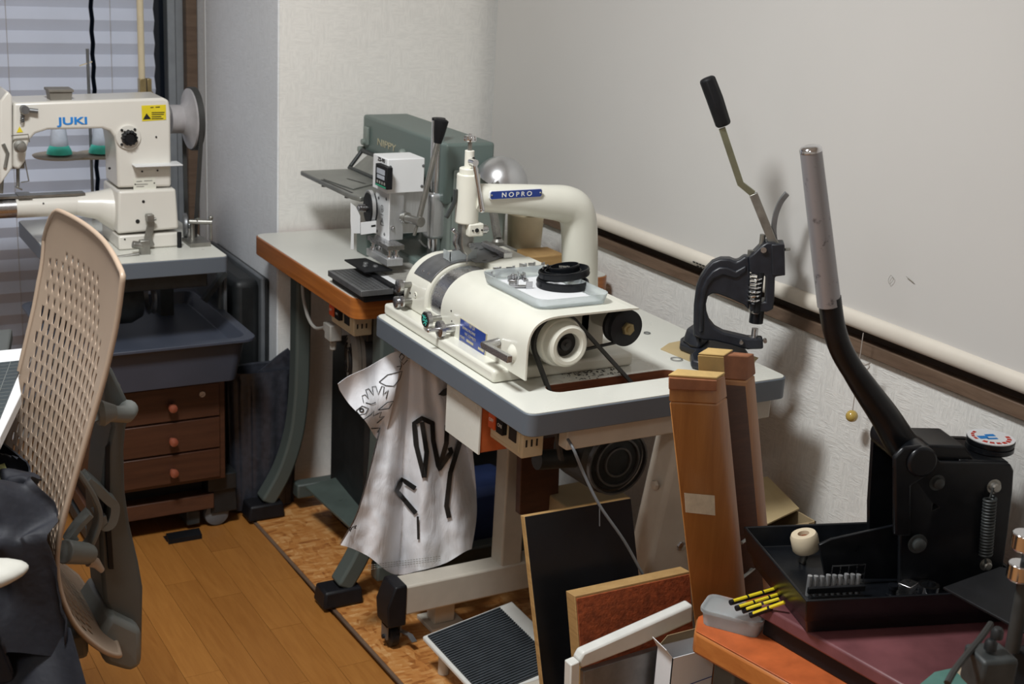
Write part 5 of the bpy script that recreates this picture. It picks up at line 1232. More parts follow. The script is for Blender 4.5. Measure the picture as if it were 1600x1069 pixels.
# folded flap on the left
FL = [(528, 602), (545, 588), (575, 573), (612, 552), (628, 552), (630, 600), (616, 640), (603, 690), (590, 684), (570, 655), (548, 632)]
def flap_dy(px, py): return 2.415 + .012 * math.sin((px + py) * .05) + .006 * math.sin(px * .13)
b = B()
top_ = [(528, 600), (545, 588), (575, 574), (612, 552), (630, 550)]; bot_ = [(531, 610), (546, 632), (570, 657), (596, 690), (612, 640)]
def flap_f(u, v):
    a = lerp_poly(top_, u); c = lerp_poly(bot_, u); p = (a[0] + (c[0] - a[0]) * v, a[1] + (c[1] - a[1]) * v); return g(p[0], p[1], y=flap_dy(*p))
b.sheet(flap_f, 40, 24, .0008, nsign=-1); fl = obj('bag_flap', b, 'bag', r, smooth=80)
FD = [[(556, 285), (572, 282), (566, 262), (578, 278), (592, 262)], [(572, 282), (566, 296)], [(572, 240), (582, 250), (572, 264), (565, 252), (572, 240)], [(497, 336), (525, 312), (574, 300), (566, 326), (546, 350), (520, 348), (497, 336)],
      [(445, 405), (440, 382), (450, 378), (462, 392), (452, 362), (462, 358), (478, 380), (474, 352), (486, 350), (494, 378), (506, 350), (514, 352), (510, 380), (528, 362), (520, 392)], [(452, 405), (470, 410), (486, 404)],
      [(420, 432), (440, 416), (462, 424), (452, 442), (432, 446), (420, 432)], [(445, 462), (470, 445), (480, 432), (478, 450), (505, 436), (498, 455), (515, 452), (490, 474)], [(494, 430), (525, 404), (545, 400), (530, 425), (494, 430)],
      [(470, 492), (500, 490), (492, 505)]]
for k, pl_ in enumerate(FD):
    b = B(); ribbon(b, zz(pl_), 1.3, flap_dy, .0016); obj('print', b, 'ink', fl, label='thin black line drawing')
b = B(); ribbon(b, [(565 + 3 * math.cos(t), 641 + 2.6 * math.sin(t)) for t in [k * PI / 6 for k in range(13)]], 2.2, flap_dy, .0018); obj('print', b, 'ink', fl)
b = B(); b.tube([g(640, 560, y=2.44), g(640, 545, y=2.445) + V(0, 0, .01)], .004, 8); obj('hook', b, 'steel_d', r)

# ================================================================== FLOOR: PEDAL AND LEANING BOARDS
r = root('ribbed_pedal', 'cream-rimmed footrest with black ribbed rubber on the floor left of the black board', 'footrest', (1.28, 2.15, .0075))
p0 = g(660, 994, z=.085); p1 = g(800, 939, z=.13)
dv = (g(729.5, 1069, z=.055) - p0); dv = dv * 1.35; dv2 = dv
c4 = [p0, p1, p1 + dv2, p0 + dv2]
b = B(); b.prism([p + V(0, 0, -.010) for p in c4], (0, 0, .010)); obj('plate', b, 'whitep', r, .003)
cc = sum(c4, Vector()) / 4; nrm = (c4[1] - c4[0]).cross(c4[3] - c4[0]).normalized(); nrm = nrm if nrm.z > 0 else -nrm
inn = [cc + (p - cc) * .93 + nrm * .0003 for p in c4]
inn[1] = inn[1].lerp(inn[0], .14); inn[2] = inn[2].lerp(inn[3], .14)
b = B(); b.prism(inn, nrm * .0025); mt_ = obj('rubber_mat', b, 'ribbed', r)
b = B(); nr = 31
for k in range(nr):
    t0 = (k + .18) / nr; t1 = (k + .66) / nr
    A_, B_, C_, D_ = inn[0].lerp(inn[3], t0), inn[1].lerp(inn[2], t0), inn[1].lerp(inn[2], t1), inn[0].lerp(inn[3], t1)
    b.prism([q + nrm * .0025 for q in (A_, B_, C_, D_)], nrm * .0030)
obj('ribs', b, 'ribbed', mt_, smooth=0, kind='stuff')
lowz = .0078
for q in (c4[0].lerp(cc, .3), c4[1].lerp(cc, .3), c4[3].lerp(cc, .3)):
    b = B(); b.cyl((q.x, q.y, lowz), (q.x, q.y, max(q.z - .008, lowz + .004)), .012); obj('stand', b, 'frame_c', r)
def lean_board(name, label, cat, TL, TR, BL, th, mat, edgemat, facemat=None, inset=0):
    rr_ = root(name, label, cat, (BL.x, BL.y, BL.z)); BR = BL + (TR - TL); n = (TR - TL).cross(BL - TL).normalized(); n = n if n.y < 0 else -n
    b = B(); b.prism([TL, TR, BR, BL], -n * th); obj('core', b, edgemat, rr_, .0008)
    b = B(); c = (TL + TR + BL + BR) / 4; b.prism([c + (q - c) * (1 - inset) + n * .0002 for q in (TL, TR, BR, BL)], n * .0018); obj('face', b, mat, rr_, .0004)
    return rr_
TL = g(819, 807, y=1.81); TR = g(985, 778, y=1.81); lean_board('black_board', 'large black coated board leaning under the grey-edged table', 'board', TL, TR, g(873, 1290, z=.012), .013, 'blackb', 'board_e', inset=.004)
TL = g(898, 932, y=1.69); TR = g(1078, 893, y=1.69)
dl = (TL - g(912, 1050, y=1.665)); BLs = TL - dl.normalized() * (TL.z / max(.2, dl.normalized().z)) * .97
lean_board('suede_board', 'thick wooden board faced with rust-red suede in front of the black board', 'board', TL, TR, V(BLs.x, 1.642, .012), .028, 'suede', 'board_e', inset=.02)
r = root('plastic_channel', 'white plastic channel leaning in front of the rust-red suede board', 'channel', (1.2, 1.60, .01))
b = B(); b.prism(G([(905, 1034), (912, 1021), (1083, 945), (1083, 972), (1000, 1010), (909, 1045)], y=1.605), (0, .022, 0)); obj('rim', b, 'whitep', r, .004)
q = G([(892, 1040), (906, 1034), (912, 1069), (897, 1069)], y=1.60); b = B(); b.prism(q[:2] + [V(q[2].x + .01, 1.60, .01), V(q[3].x + .01, 1.60, .01)], (0, .02, 0)); obj('side', b, 'whitep', r, .002)
q = G([(912, 1050), (1045, 1010)], y=1.607); b = B(); b.prism([q[0], q[1], V(q[1].x + .03, 1.607, .012), V(q[0].x + .03, 1.607, .012)], (0, .012, 0)); obj('panel', b, 'iron', r, .001)
r = root('white_carton', 'small open white carton with blue pen lines beside the bench leg', 'carton', (1.31, 1.575, .0))
zc = .378
b = B(); x0, x1, y0, y1 = 1.262, 1.352, 1.552, 1.596
for lo, hi in (((x0, y0, .01), (x1, y0 + .0015, zc)), ((x0, y1 - .0015, .01), (x1, y1, zc)), ((x0, y0, .01), (x0 + .0015, y1, zc)), ((x1 - .0015, y0, .01), (x1, y1, zc))): b.box(lo, hi)
b.box((x0, y0, .008), (x1, y1, .011)); obj('walls', b, 'paper', r, smooth=0)
b = B(); b.prism([(x0, y0 + .001, zc), (x0, y1, zc), (x0 - .012, y1, zc + .020), (x0 - .012, y0 + .004, zc + .016)], (.0008, 0, .0008)); obj('flap', b, 'paper', r)
b = B(); b.prism([(x0 + .004, y1, zc), (x1, y1, zc), (x1, y1 - .010, zc + .022), (x0 + .012, y1 - .010, zc + .022)], (0, .0008, .0008)); obj('flap', b, 'card', r)
for dz in (.062, .078):
    b = B(); b.prism([(x0 + .012, y0 - .0003, zc - dz), (x1 - .002, y0 - .0003, zc - dz + .006), (x1 - .002, y0 - .0003, zc - dz + .0075), (x0 + .012, y0 - .0003, zc - dz + .0015)], (0, -.0003, 0)); obj('pen_line', b, 'blue', r)

# ================================================================== ON THE SKIVING TABLE: HAND PRESS
b = B(); P = G([(1032, 546), (1045, 537), (1095, 527), (1185, 560), (1168, 577), (1125, 579), (1080, 566)], z=.7404); b.prism(P, (0, 0, .0012)); one('kraft_paper', b, 'paper_b', 'creased kraft paper sheet under the black hand press', 'paper', smooth=0)
HA = V(1.560, 1.985, .76); hd_ = V(.80, -.60, 0); hn = V(-.60, -.80, 0)
def H(px, py, o=0.0): return gp(px, py, HA + hn * o, hn)
r = root('hand_press', 'black cast iron hand press with long bent lever on the grey-edged table', 'press', (1.60, 1.94, .7416), 0)
b = B(); bz = .7418
base_px = [(1062, 539), (1063, 531), (1078, 522), (1100, 520), (1130, 527), (1160, 540), (1169, 553), (1163, 570), (1150, 575), (1125, 575), (1105, 569), (1096, 570), (1080, 566), (1078, 556), (1088, 549)]
P = G(base_px, z=bz + .012); b.prism([V(p.x, p.y, bz) for p in P], (0, 0, .017)); obj('base', b, 'navy_black', r, .005, seg=3)
b = B(); P = G([(1066, 524), (1085, 511), (1105, 512), (1110, 524), (1095, 536), (1078, 532)], z=bz + .030); b.prism([V(p.x, p.y, bz + .016) for p in P], (0, 0, .030), .75); obj('heel', b, 'navy_black', r, .006)
FR = [(1083, 525), (1084, 480), (1088, 449), (1094, 434), (1103, 420), (1113, 410), (1126, 405), (1140, 405), (1150, 409), (1155, 407), (1163, 401), (1170, 402), (1172, 412), (1172, 470), (1170, 485), (1163, 477), (1143, 468), (1122, 460), (1113, 459), (1106, 464), (1103, 476), (1104, 490), (1108, 502), (1117, 513), (1130, 520), (1168, 529), (1192, 530), (1193, 546), (1168, 547), (1140, 539), (1115, 533), (1098, 532)]
b = B(); P = [H(*p, o=.014) for p in FR]; b.prism(P, -hn * .028); fr = obj('frame', b, 'navy_black', r, .004, seg=3)
FR2 = [(1092, 520), (1092, 480), (1096, 452), (1103, 436), (1113, 424), (1124, 418), (1136, 418), (1150, 424), (1166, 415), (1166, 425), (1150, 436), (1130, 430), (1115, 436), (1106, 448), (1102, 462), (1099, 480), (1099, 520)]
b = B(); P = [H(*p, o=.0185) for p in FR2]; b.prism(P, -hn * .037); obj('rib', b, 'navy_black', fr, .003)
hz = H(1182, 440); 
def vrod(px, ya, yb, rad, mat, name, par, o=0.0, seg=20):
    a = H(px, ya, o); c = H(px, yb, o); b = B(); b.cyl((a.x, a.y, a.z), (a.x, a.y, c.z), rad, seg=seg); return obj(name, b, mat, par)
# head block holding the plunger
hb_ = [(1170, 402), (1178, 396), (1190, 384), (1199, 379), (1211, 380), (1224, 388), (1225, 431), (1211, 433), (1210, 470), (1208, 484), (1198, 488), (1172, 487), (1172, 474), (1196, 472), (1197, 432), (1180, 430), (1171, 425)]
b = B(); P = [H(*p, o=.019) for p in hb_]; b.prism(P, -hn * .038); hb2 = obj('head', b, 'navy_black', r, .003)
b = B(); P = [H(*p, o=.021) for p in [(1205, 382), (1226, 382), (1227, 431), (1206, 431)]]; b.prism(P, -hn * .042); obj('front_block', b, 'navy_black', hb2, .002)
a = H(1182, 428, .016); c = H(1182, 472, .016)
b = B(); b.spring((a.x, a.y, c.z), (a.x, a.y, a.z), .0118, .0021, 6.5, 8, 14); obj('spring', b, 'chrome', r)
vrod(1182, 489, 425, .0065, 'blackm', 'plunger', r, .016)
vrod(1181, 504, 484, .0135, 'black', 'collar', r, seg=28)
b = B(); a = H(1181, 488); b.ring((a.x, a.y, a.z), (0, 0, 1), [(.010, 0), (.0140, 0), (.0140, .006), (.010, .006)], 28); obj('knurled_ring', b, 'steel', r)
vrod(1187, 412, 366, .0055, 'steel_d', 'guide_rod', r)
vrod(1172, 403, 391, .0065, 'steel_d', 'adjusting_bolt', r, seg=6)
vrod(1178, 530, 513, .0062, 'steel', 'die', r)
a = H(1178, 530); b = B(); b.cyl((a.x, a.y, a.z - .004), (a.x, a.y, a.z + .005), .0105, seg=24); obj('anvil', b, 'steel', r)
for p in ((1158, 533), (1195, 531)):
    b = B(); q = H(*p, o=.014); b.cyl(q, q + hn * .012, .0038, seg=12); obj('clamp_screw', b, 'steel', r)
b = B(); q = H(1193, 390, .019); b.cyl(q - hn * .045, q + hn * .006, .0055, seg=14); obj('pivot_pin', b, 'steel', r)
b = B(); q = H(1226, 390); b.cyl(q, q + V(.012, 0, 0), .003, seg=10); obj('side_pin', b, 'steel_d', r)
pth = [H(1213, 386, .004), H(1206, 375, .004), H(1177, 303, .004), H(1157, 287, .004), H(1128, 200, .004)]
b = B(); b.strip([pth[0], pth[1], pth[2]], hn, .009, .016); obj('lever_arm', b, 'steel_d', r, .001)
b = B(); b.strip([pth[2], pth[3], pth[4]], hn, .008, .0125); obj('lever', b, simple('olive_steel', (0.30, 0.31, 0.22), 0.35, 0.85), r, .001)
b = B(); g0 = H(1131, 197, .004); g1 = H(1117, 155, .004); g2 = H(1104, 121, .004); b.tube([g0, g0.lerp(g1, .1), g1, g2.lerp(g1, .1), g2], [.012, .0150, .0160, .0155, .011], 8); obj('grip', b, 'blackm', r, .002)
b = B(); P = smoothpath([H(1212, 384, -.006), H(1209, 360, -.006), H(1212, 335, -.006), H(1220, 315, -.006), H(1230, 302, -.006)], 5); b.strip(P, hn, .012, .010); obj('cam_lever', b, 'iron', r, .001)
# small washers on the table
for (p, R_, lab, z_) in (((1057, 562), .012, 'small steel ring lying by the edge of the kraft paper', .7404), ((1011, 521), .007, 'tiny dark ring on the table behind the feed pulley', .7404)):
    c = g(*p, z=z_); b = B(); b.ring(c, (0, 0, 1), [(R_ * .78, 0), (R_, 0), (R_, .0018), (R_ * .78, .0018)], 28); one('washer', b, 'steel' if R_ > .01 else 'iron', lab, 'ring')

# ================================================================== WOODEN CLAMP
r = root('stitching_clamp', 'tall two-jawed orange wooden stitching clamp leaning in front of the grey-edged table', 'clamp', (1.46, 1.65, 0))
F4 = [g(1045, 628, y=1.603), g(1120, 632, y=1.603)]
ax_ = (g(1045, 628, y=1.603) - g(1093, 1045, y=1.603)).normalized()
def drop(p, z=.008): return p - ax_ * ((p.z - z) / ax_.z)
e1 = V(.040, .023, 0)
def jaw(sh, nm, cap):
    a, c = F4[0] + sh, F4[1] + sh
    b = B(); b.prism([a, c, drop(c), drop(a)], e1 * (1 if cap else .9)); j = obj(nm, b, 'wood_o', r, .003)
    up = ax_ * .042
    b = B(); b.rings([[a, c, c + e1, a + e1], [a + up + e1 * .25, c + up + e1 * .35, c + up * .95 + e1 * .98, a + up * .95 + e1 * .98]]); j2 = obj('jaw_head', b, 'leather' if not cap else 'wood_o', j, .002)
    return j, a + up, c + up
j1, a, c = jaw(V(0, 0, 0), 'jaw', True)
b = B(); b.prism([a + e1 * .1 - ax_ * .020, c + e1 * .1 - ax_ * .018, c + e1 * .2, a + e1 * .2], V(-.004, -.006, .001)); obj('leather_flap', b, 'leather', j1, .0015)
b = B(); b.prism([a + e1 * .2, c + e1 * .2, c + e1 * 1.0, a + e1 * 1.0], ax_ * .004); obj('leather_pad', b, 'leather_y', j1, .001)
sh2 = V(.100, .050, .012)
j2_, a, c = jaw(sh2, 'jaw', False)
hc_ = a.lerp(c, .55)
b = B(); b.prism([a - e1 * .12 - ax_ * .045, hc_ - e1 * .12 - ax_ * .045, hc_, a], e1 * -.06); obj('leather_pad', b, 'leather_y', j2_, .001)
b = B(); b.prism([a, hc_, hc_ + e1 * .9, a + e1 * .9], ax_ * .003); obj('leather_pad', b, 'leather_y', j2_, .001)
b = B(); f0, f1 = F4[0] + sh2, F4[1] + sh2; f1 = f0.lerp(f1, .97); b.prism([f0 - ax_ * .01, f1 - ax_ * .01, drop(f1, .05), drop(f0, .05)], e1 * -.03); obj('inner_shade', b, 'wood_d', j2_, label='painted shade on the inner face of the rear jaw')  # thin dark plate paints the shade between the jaws
b = B(); P = [q + V(-.0006, -.0010, 0) for q in G([(1069, 770), (1116, 774), (1117, 805), (1071, 800)], y=1.603)]; b.prism(P, (0, -.0008, 0)); obj('tape_patch', b, 'tape', r, label='worn strip of masking tape')
m0 = drop(F4[1], .52) + e1 * 1.0; m1 = m0 + V(.065, .03, 0)
for dz in (0, -.075):
    b = B(); q0 = m0 + V(-.02, -.01, dz) - ax_ * (-dz) * 0; b.cyl(m0 + V(0, 0, dz) + ax_ * 0, m1 + V(.0, 0, dz), .003, seg=8); b.ball(m1 + V(-.012, 0, dz), .006, 12); obj('bolt', b, 'steel_d', r)
b = B(); q = drop(F4[0], .03); b.box((q.x - .01, q.y - .0, .001), (q.x + .24, q.y + .10, .03)); obj('foot', b, 'wood_o', r, .003)

# cardboard box by the wall
r = root('cardboard_box', 'open brown cardboard box on the floor against the right wall behind the wooden clamp', 'box', (1.70, 1.86, 0))
x0, x1, y0, y1, zt_ = 1.60, 1.745, 1.755, 1.90, .452
b = B()
for lo, hi in (((x0, y0, .008), (x1, y0 + .003, zt_)), ((x0, y1 - .003, .008), (x1, y1, zt_)), ((x0, y0, .008), (x0 + .003, y1, zt_)), ((x1 - .003, y0, .008), (x1, y1, zt_))): b.box(lo, hi)
b.box((x0, y0, .0075), (x1, y1, .012)); obj('walls', b, 'card', r, smooth=0)
b = B(); b.prism([(x0, y0 + .01, zt_ + .001), (x1, y0 + .05, zt_ + .004), (x1 - .005, y1, zt_ + .035), (x0 - .02, y1, zt_ + .030)], (0, 0, .003)); obj('flap', b, 'paper_b', r, smooth=0)
b = B(); b.prism([(x0 + .01, y0, zt_), (x1 - .02, y0, zt_), (x1 - .03, y0 - .03, zt_ - .025), (x0 + .02, y0 - .03, zt_ - .03)], (0, 0, .003)); obj('flap', b, 'card', r, smooth=0)

# ================================================================== BENCH WITH SLAB AND BIG PRESS
r = root('wooden_bench', 'low orange-topped wooden bench in the near right corner', 'bench', (1.5, 1.3, 0))
bp = [(1.268, 1.512), (1.300, 1.548), (1.345, 1.558), (1.79, 1.590), (1.79, .86), (1.385, .86), (1.300, 1.345)]
b = B(); b.prism([V(p[0], p[1], .408) for p in bp], (0, 0, .040)); obj('apron', b, 'wood_b', r, .006)
cb = sum((V(p[0], p[1], 0) for p in bp), Vector()) / len(bp)
b = B(); b.prism([V(cb.x + (p[0] - cb.x) * .99, cb.y + (p[1] - cb.y) * .99, .448) for p in bp], (0, 0, .002)); obj('top_surface', b, 'bench_top', r, .0008)
for (x, y) in ((1.335, 1.485), (1.73, 1.53), (1.43, .92), (1.73, .92)):
    b = B(); b.obox((x, y, .2), (.045, .045, .40), .15); obj('leg', b, 'chair_g', r, .004)
SA = math.radians(7)
def SR(u, v, z, o=(1.345, 1.466)): return V(o[0] + u * math.cos(SA) + v * math.sin(SA), o[1] + u * math.sin(SA) - v * math.cos(SA), z)
b = B(); b.prism([SR(.015, .012, .4502), SR(.36, .012, .4502), SR(.36, .56, .4502), SR(.015, .56, .4502)], (0, 0, .036)); one('black_slab_box', b, 'blackm', 'flat black box on the bench under the maroon slab', 'box', .003)
b = B(); b.prism([SR(0, 0, .4864), SR(.37, 0, .4864), SR(.37, .575, .4864), SR(0, .575, .4864)], (0, 0, .0234)); one('maroon_slab', b, 'maroon', 'thick scuffed maroon rubber slab under the big black press', 'slab', .004)

# big press
O = V(1.353, 1.349, .510); ua = math.radians(-18); pu = V(math.cos(ua), math.sin(ua), 0); pv = V(-math.sin(ua), math.cos(ua), 0)
r = root('lever_press', 'big black lever press with scuffed tube handle and tray base on the maroon slab', 'press', tuple(O + pu * .2 + pv * .1))
def Q(px, py, v=0.0): return gp(px, py, O + pv * v, pv)
def L(u, v, z): return O + pu * u + pv * v + V(0, 0, z)
zr = .068
wd2 = .215; ln = .345
def rq(u0, v0, u1, v1, z): return [L(u0, v0, z), L(u1, v0, z), L(u1, v1, z), L(u0, v1, z)]
b = B(); b.rings([rq(0, 0, ln, wd2, .0005), rq(-.010, -.012, ln + .01, wd2 + .012, .026), rq(-.012, -.014, ln + .012, wd2 + .014, .028), rq(-.020, -.024, ln + .02, wd2 + .024, zr), rq(-.015, -.019, ln + .015, wd2 + .019, zr), rq(-.006, -.008, ln + .006, wd2 + .008, .036)]); obj('base_tray', b, 'black', r, .0015)
def plate(pts, v, th, nm, mat='black', bv=.003, par=None):
    b = B(); b.prism([Q(*p, v=v) for p in pts], pv * th); return obj(nm, b, mat, par or r, bv)
PP = [(1412, 748), (1413, 730), (1420, 718), (1430, 709), (1446, 705), (1460, 710), (1470, 722), (1565, 724), (1580, 726), (1585, 736), (1583, 770), (1576, 830), (1568, 890), (1560, 925), (1405, 925), (1406, 830)]
pl1 = plate(PP, .045, .010, 'side_plate')
tri = B(); P = [Q(*p, v=.03) for p in ((1466, 793), (1475, 799), (1464, 804))]; tri.prism(P, pv * .20); cut(pl1, tri)
P2_ = [Q(*p, v=.045) + pv * .105 for p in PP]; b = B(); b.prism(P2_, pv * .010); pl2 = obj('side_plate', b, 'black', r)
tri = B(); tri.prism([Q(*p, v=.03) for p in ((1458, 785), (1483, 797), (1458, 812))], pv * .25); cut(pl2, tri)
b = B(); P = [Q(*p, v=.045) + pv * .010 for p in ((1505, 722), (1583, 726), (1562, 920), (1490, 920))]; 
b.prism([P[0], P[1], P[1] + V(0, 0, -.02), P[0] + V(0, 0, -.02)], pv * .095); b.prism([P[1] - pu * .012, P[1], P[2], P[2] - pu * .012], pv * .095); obj('bridge', b, 'black', r, .003)
b = B(); P = [Q(*p, v=.058) for p in ((1450, 696), (1508, 697), (1530, 726), (1440, 726))]; b.prism(P, pv * .080); obj('top_bridge', b, 'black', r, .004)
lk = plate([(1397, 716), (1412, 700), (1440, 697), (1462, 706), (1466, 722), (1450, 745), (1425, 760), (1424, 840), (1398, 838)], .032, .010, 'link_plate', bv=.004)
bs_c = Q(1441, 722, v=.03)
b = B(); b.cyl(bs_c - pv * .004, bs_c + pv * .13, .0245, seg=36); obj('pivot_boss', b, 'black', r, .004)
for p, rr_ in (((1464, 754), .0088), ((1434, 850), .0105), ((1553, 760), .008), ((1540, 882), .007)):
    b = B(); q = Q(*p, v=.045 if p[0] > 1440 else .032); b.lathe(q + pv * .002, -pv, [(rr_ * 1.5, 0), (rr_ * 1.5, .003), (rr_, .003), (rr_, .010), (rr_ * .7, .012), (0, .0122)], 20); obj('bolt', b, 'darkmetal' if p[0] < 1500 else 'steel_d', r)
s0 = Q(1547, 778, v=.036); s1 = Q(1540, 868, v=.036)
b = B(); b.spring(s1, s0, .0090, .0022, 19, 8, 12); b.tube([s0, Q(1552, 762, v=.036)], .002, 6); b.tube([s1, Q(1540, 880, v=.036)], .002, 6); obj('return_spring', b, 'darkmetal', r)
hp = [Q(1440, 718, v=.085), Q(1412, 697, v=.085), Q(1382, 650, v=.085), Q(1345, 597, v=.085), Q(1317, 552, v=.085), Q(1303, 512, v=.085), Q(1296, 465, v=.085)]
sp_ = smoothpath(hp, 5); n_ = len(sp_)
b = B(); b.tube(sp_, [.030 - .0125 * min(1, i / (n_ * .55)) for i in range(n_)], 18, flat=1.0); obj('handle_arm', b, 'black', r, smooth=60)
hm, nt, bs = _mat('scuffed_tube'); v_ = coords(nt)
sx_ = nt.nodes.new('ShaderNodeSeparateXYZ'); nt.links.new(v_, sx_.inputs[0])
nz = noise_t(nt, v_, 70, 6, .7)
ma = nt.nodes.new('ShaderNodeMath'); ma.operation = 'MULTIPLY_ADD'; nt.links.new(nz, ma.inputs[0]); ma.inputs[1].default_value = .16; nt.links.new(sx_.outputs[2], ma.inputs[2])
fcv = ramp(nt, ma.outputs[0], [(.548, (0, 0, 0)), (.556, (1, 1, 1))])
mxx = nt.nodes.new('ShaderNodeMix'); mxx.data_type = 'RGBA'; nt.links.new(fcv, mxx.inputs[0]); mxx.inputs[6].default_value = (.016, .018, .022, 1)
nt.links.new(ramp(nt, noise_t(nt, v_, 45, 6, .7), [(.30, (.05, .05, .06)), (.42, (.32, .32, .34))]), mxx.inputs[7]); nt.links.new(mxx.outputs[2], bs.inputs['Base Color'])
bs.inputs['Roughness'].default_value = .38; bs.inputs['Metallic'].default_value = .5
t0 = Q(1295, 470, v=.085); t1 = Q(1267, 236, v=.085)
b = B(); b.tube([t0 + (t0 - t1) * .03, t0.lerp(t1, .5), t1], [.0178, .0170, .0158], 28); tb = obj('handle_tube', b, hm, r)
b = B(); dd = (t1 - t0).normalized(); b.lathe(t1 - dd * .001, dd, [(.0162, 0), (.0162, .004), (.014, .007), (.010, .0085), (0, .009)], 28); obj('end_cap', b, 'chrome', tb)
# fin and inner walls of the tray
b = B(); b.prism([Q(*p, v=.078) for p in ((1280, 852), (1300, 843), (1404, 820), (1404, 905), (1290, 905))], pv * .006); obj('web_plate', b, 'black', r, .001)
b = B(); b.prism([Q(*p, v=.20) for p in ((1370, 812), (1410, 815), (1410, 860), (1370, 860))], pv * .02); obj('rear_lug', b, 'black', r, .003)
# round tin on top
tc_ = Q(1542, 722, v=.10); tt_ = Q(1542, 690, v=.10)
r2 = root('round_tin', 'black round tin with white, red and blue lid on top of the big black press', 'tin', (tc_.x, tc_.y, tc_.z + .006))
zb_ = Q(1540, 724, v=.045).z + .0005; ztp = tt_.z + .006
tR = .0375
b = B(); b.lathe((tc_.x, tc_.y, zb_), (0, 0, 1), [(tR - .002, 0), (tR, .002), (tR, (ztp - zb_) * .45), (tR - .002, (ztp - zb_) * .50), (tR - .002, (ztp - zb_) * .60), (tR, (ztp - zb_) * .65), (tR, ztp - zb_ - .001), (tR - .001, ztp - zb_)], 40); obj('body', b, 'black', r2)
b = B(); b.cyl((tc_.x, tc_.y, ztp), (tc_.x, tc_.y, ztp + .0015), tR - .0008, seg=40); lid = obj('lid_label', b, 'paper', r2, label='white printed label')
zz_ = ztp + .0016
def arc_strip(a0, a1, ra, rb, mat, nm):
    b = B(); n = 14
    P = [V(tc_.x + rb * math.cos(math.radians(a0 + (a1 - a0) * k / n)), tc_.y + rb * math.sin(math.radians(a0 + (a1 - a0) * k / n)), zz_) for k in range(n + 1)]
    P += [V(tc_.x + ra * math.cos(math.radians(a1 + (a0 - a1) * k / n)), tc_.y + ra * math.sin(math.radians(a1 + (a0 - a1) * k / n)), zz_) for k in range(n + 1)]
    b.prism(P, (0, 0, .0003)); obj(nm, b, mat, lid)
for k in range(7): arc_strip(195 + k * 22, 210 + k * 22, .024, .031, 'red', 'red_print')
for k in range(4): arc_strip(100 + k * 20, 114 + k * 20, .026, .031, 'red', 'red_print')
for (dx, dy, w, h) in ((-.014, .004, .016, .012), (.004, .006, .016, .009), (-.004, -.006, .018, .006)):
    b = B(); b.obox((tc_.x + dx, tc_.y + dy, zz_ + .0002), (w, h, .0004), -.3); obj('blue_print', b, 'blue_t', lid)
# contents of the tray
fl_z = .0363
rl = g(1256, 846, z=O.z + .062)
r3 = root('cream_roller', 'cream cylindrical roller standing tilted in the near left corner of the press tray', 'roller', tuple(L(.02, .07, .04)))
q = g(1258, 848, z=O.z + .072); axr = V(-.25, .15, 1).normalized()
b = B(); b.ring(q - axr * .014, axr, [(.0085, 0), (.020, 0), (.0225, .004), (.0225, .026), (.020, .031), (.0095, .031)], 36); b.cyl(q - axr * .012, q + axr * .010, .009, seg=24); obj('body', b, 'roller', r3)
b = B(); b.cyl(q + axr * .0102, q + axr * .0106, .0086, seg=24); obj('bore', b, 'ply', r3)
b = B(); b.cyl((q.x, q.y, O.z + fl_z), tuple(q - axr * .014), .006); obj('pin', b, 'steel_d', r3)
r4 = root('pin_rack', 'black rack with a row of steel dies in the press tray', 'rack', tuple(L(.06, .02, fl_z)))
b = B(); b.prism([L(.008, .028, fl_z + .014), L(.103, .028, fl_z + .014), L(.103, .034, fl_z + .014), L(.008, .034, fl_z + .014)], (0, 0, .010)); b.prism([L(.008, .028, fl_z), L(.103, .028, fl_z), L(.103, .050, fl_z), L(.008, .050, fl_z)], (0, 0, .006)); obj('rack', b, 'blackm', r4, .001)
for k in range(9):
    b = B(); p = L(.013 + k * .0102, .040, fl_z + .006); b.cyl(p, p + V(0, 0, .034 - .001 * (k % 3)), .0038, seg=14); obj('die', b, 'alum', r4)
for k in range(3):
    p = L(.145 + k * .022, .02 + .01 * (k % 2), fl_z)
    if k == 0: b = B(); b.lathe(p, (0, 0, 1), [(.010, 0), (.010, .012), (.006, .013), (.006, .022), (.008, .022), (.008, .028)], 20); one('black_die', b, 'black', 'small black turned die between the rack and the steel blocks', 'die')
    if k == 1: b = B(); b.obox(p + V(.012, 0, .012), (.028, .022, .022), .3); one('steel_block', b, 'steel', 'square steel block in the press tray', 'block', .001)
    if k == 2: b = B(); b.ring(p + V(.022, .0, 0), (0, 0, 1), [(.011, 0), (.017, 0), (.017, .022), (.011, .022)], 28); one('steel_ring', b, 'chrome', 'short bright steel ring beside the steel block in the press tray', 'ring')
r5 = root('clear_organiser', 'small clear plastic grid behind the row of dies', 'organiser', tuple(L(.09, .035, fl_z)))
b = B(); c0 = L(.060, .062, fl_z); 
for k in range(5): b.obox(c0 + pu * .014 * k + V(0, 0, .024), (.0012, .0012, .040), ua)
for z_ in (.010, .026, .043): b.obox(c0 + pu * .028 + V(0, 0, z_), (.057, .0016, .0016), ua)
b.obox(c0 + pu * .028 + V(0, 0, .002), (.057, .010, .004), ua); obj('grid', b, 'steel', r5, kind='stuff')

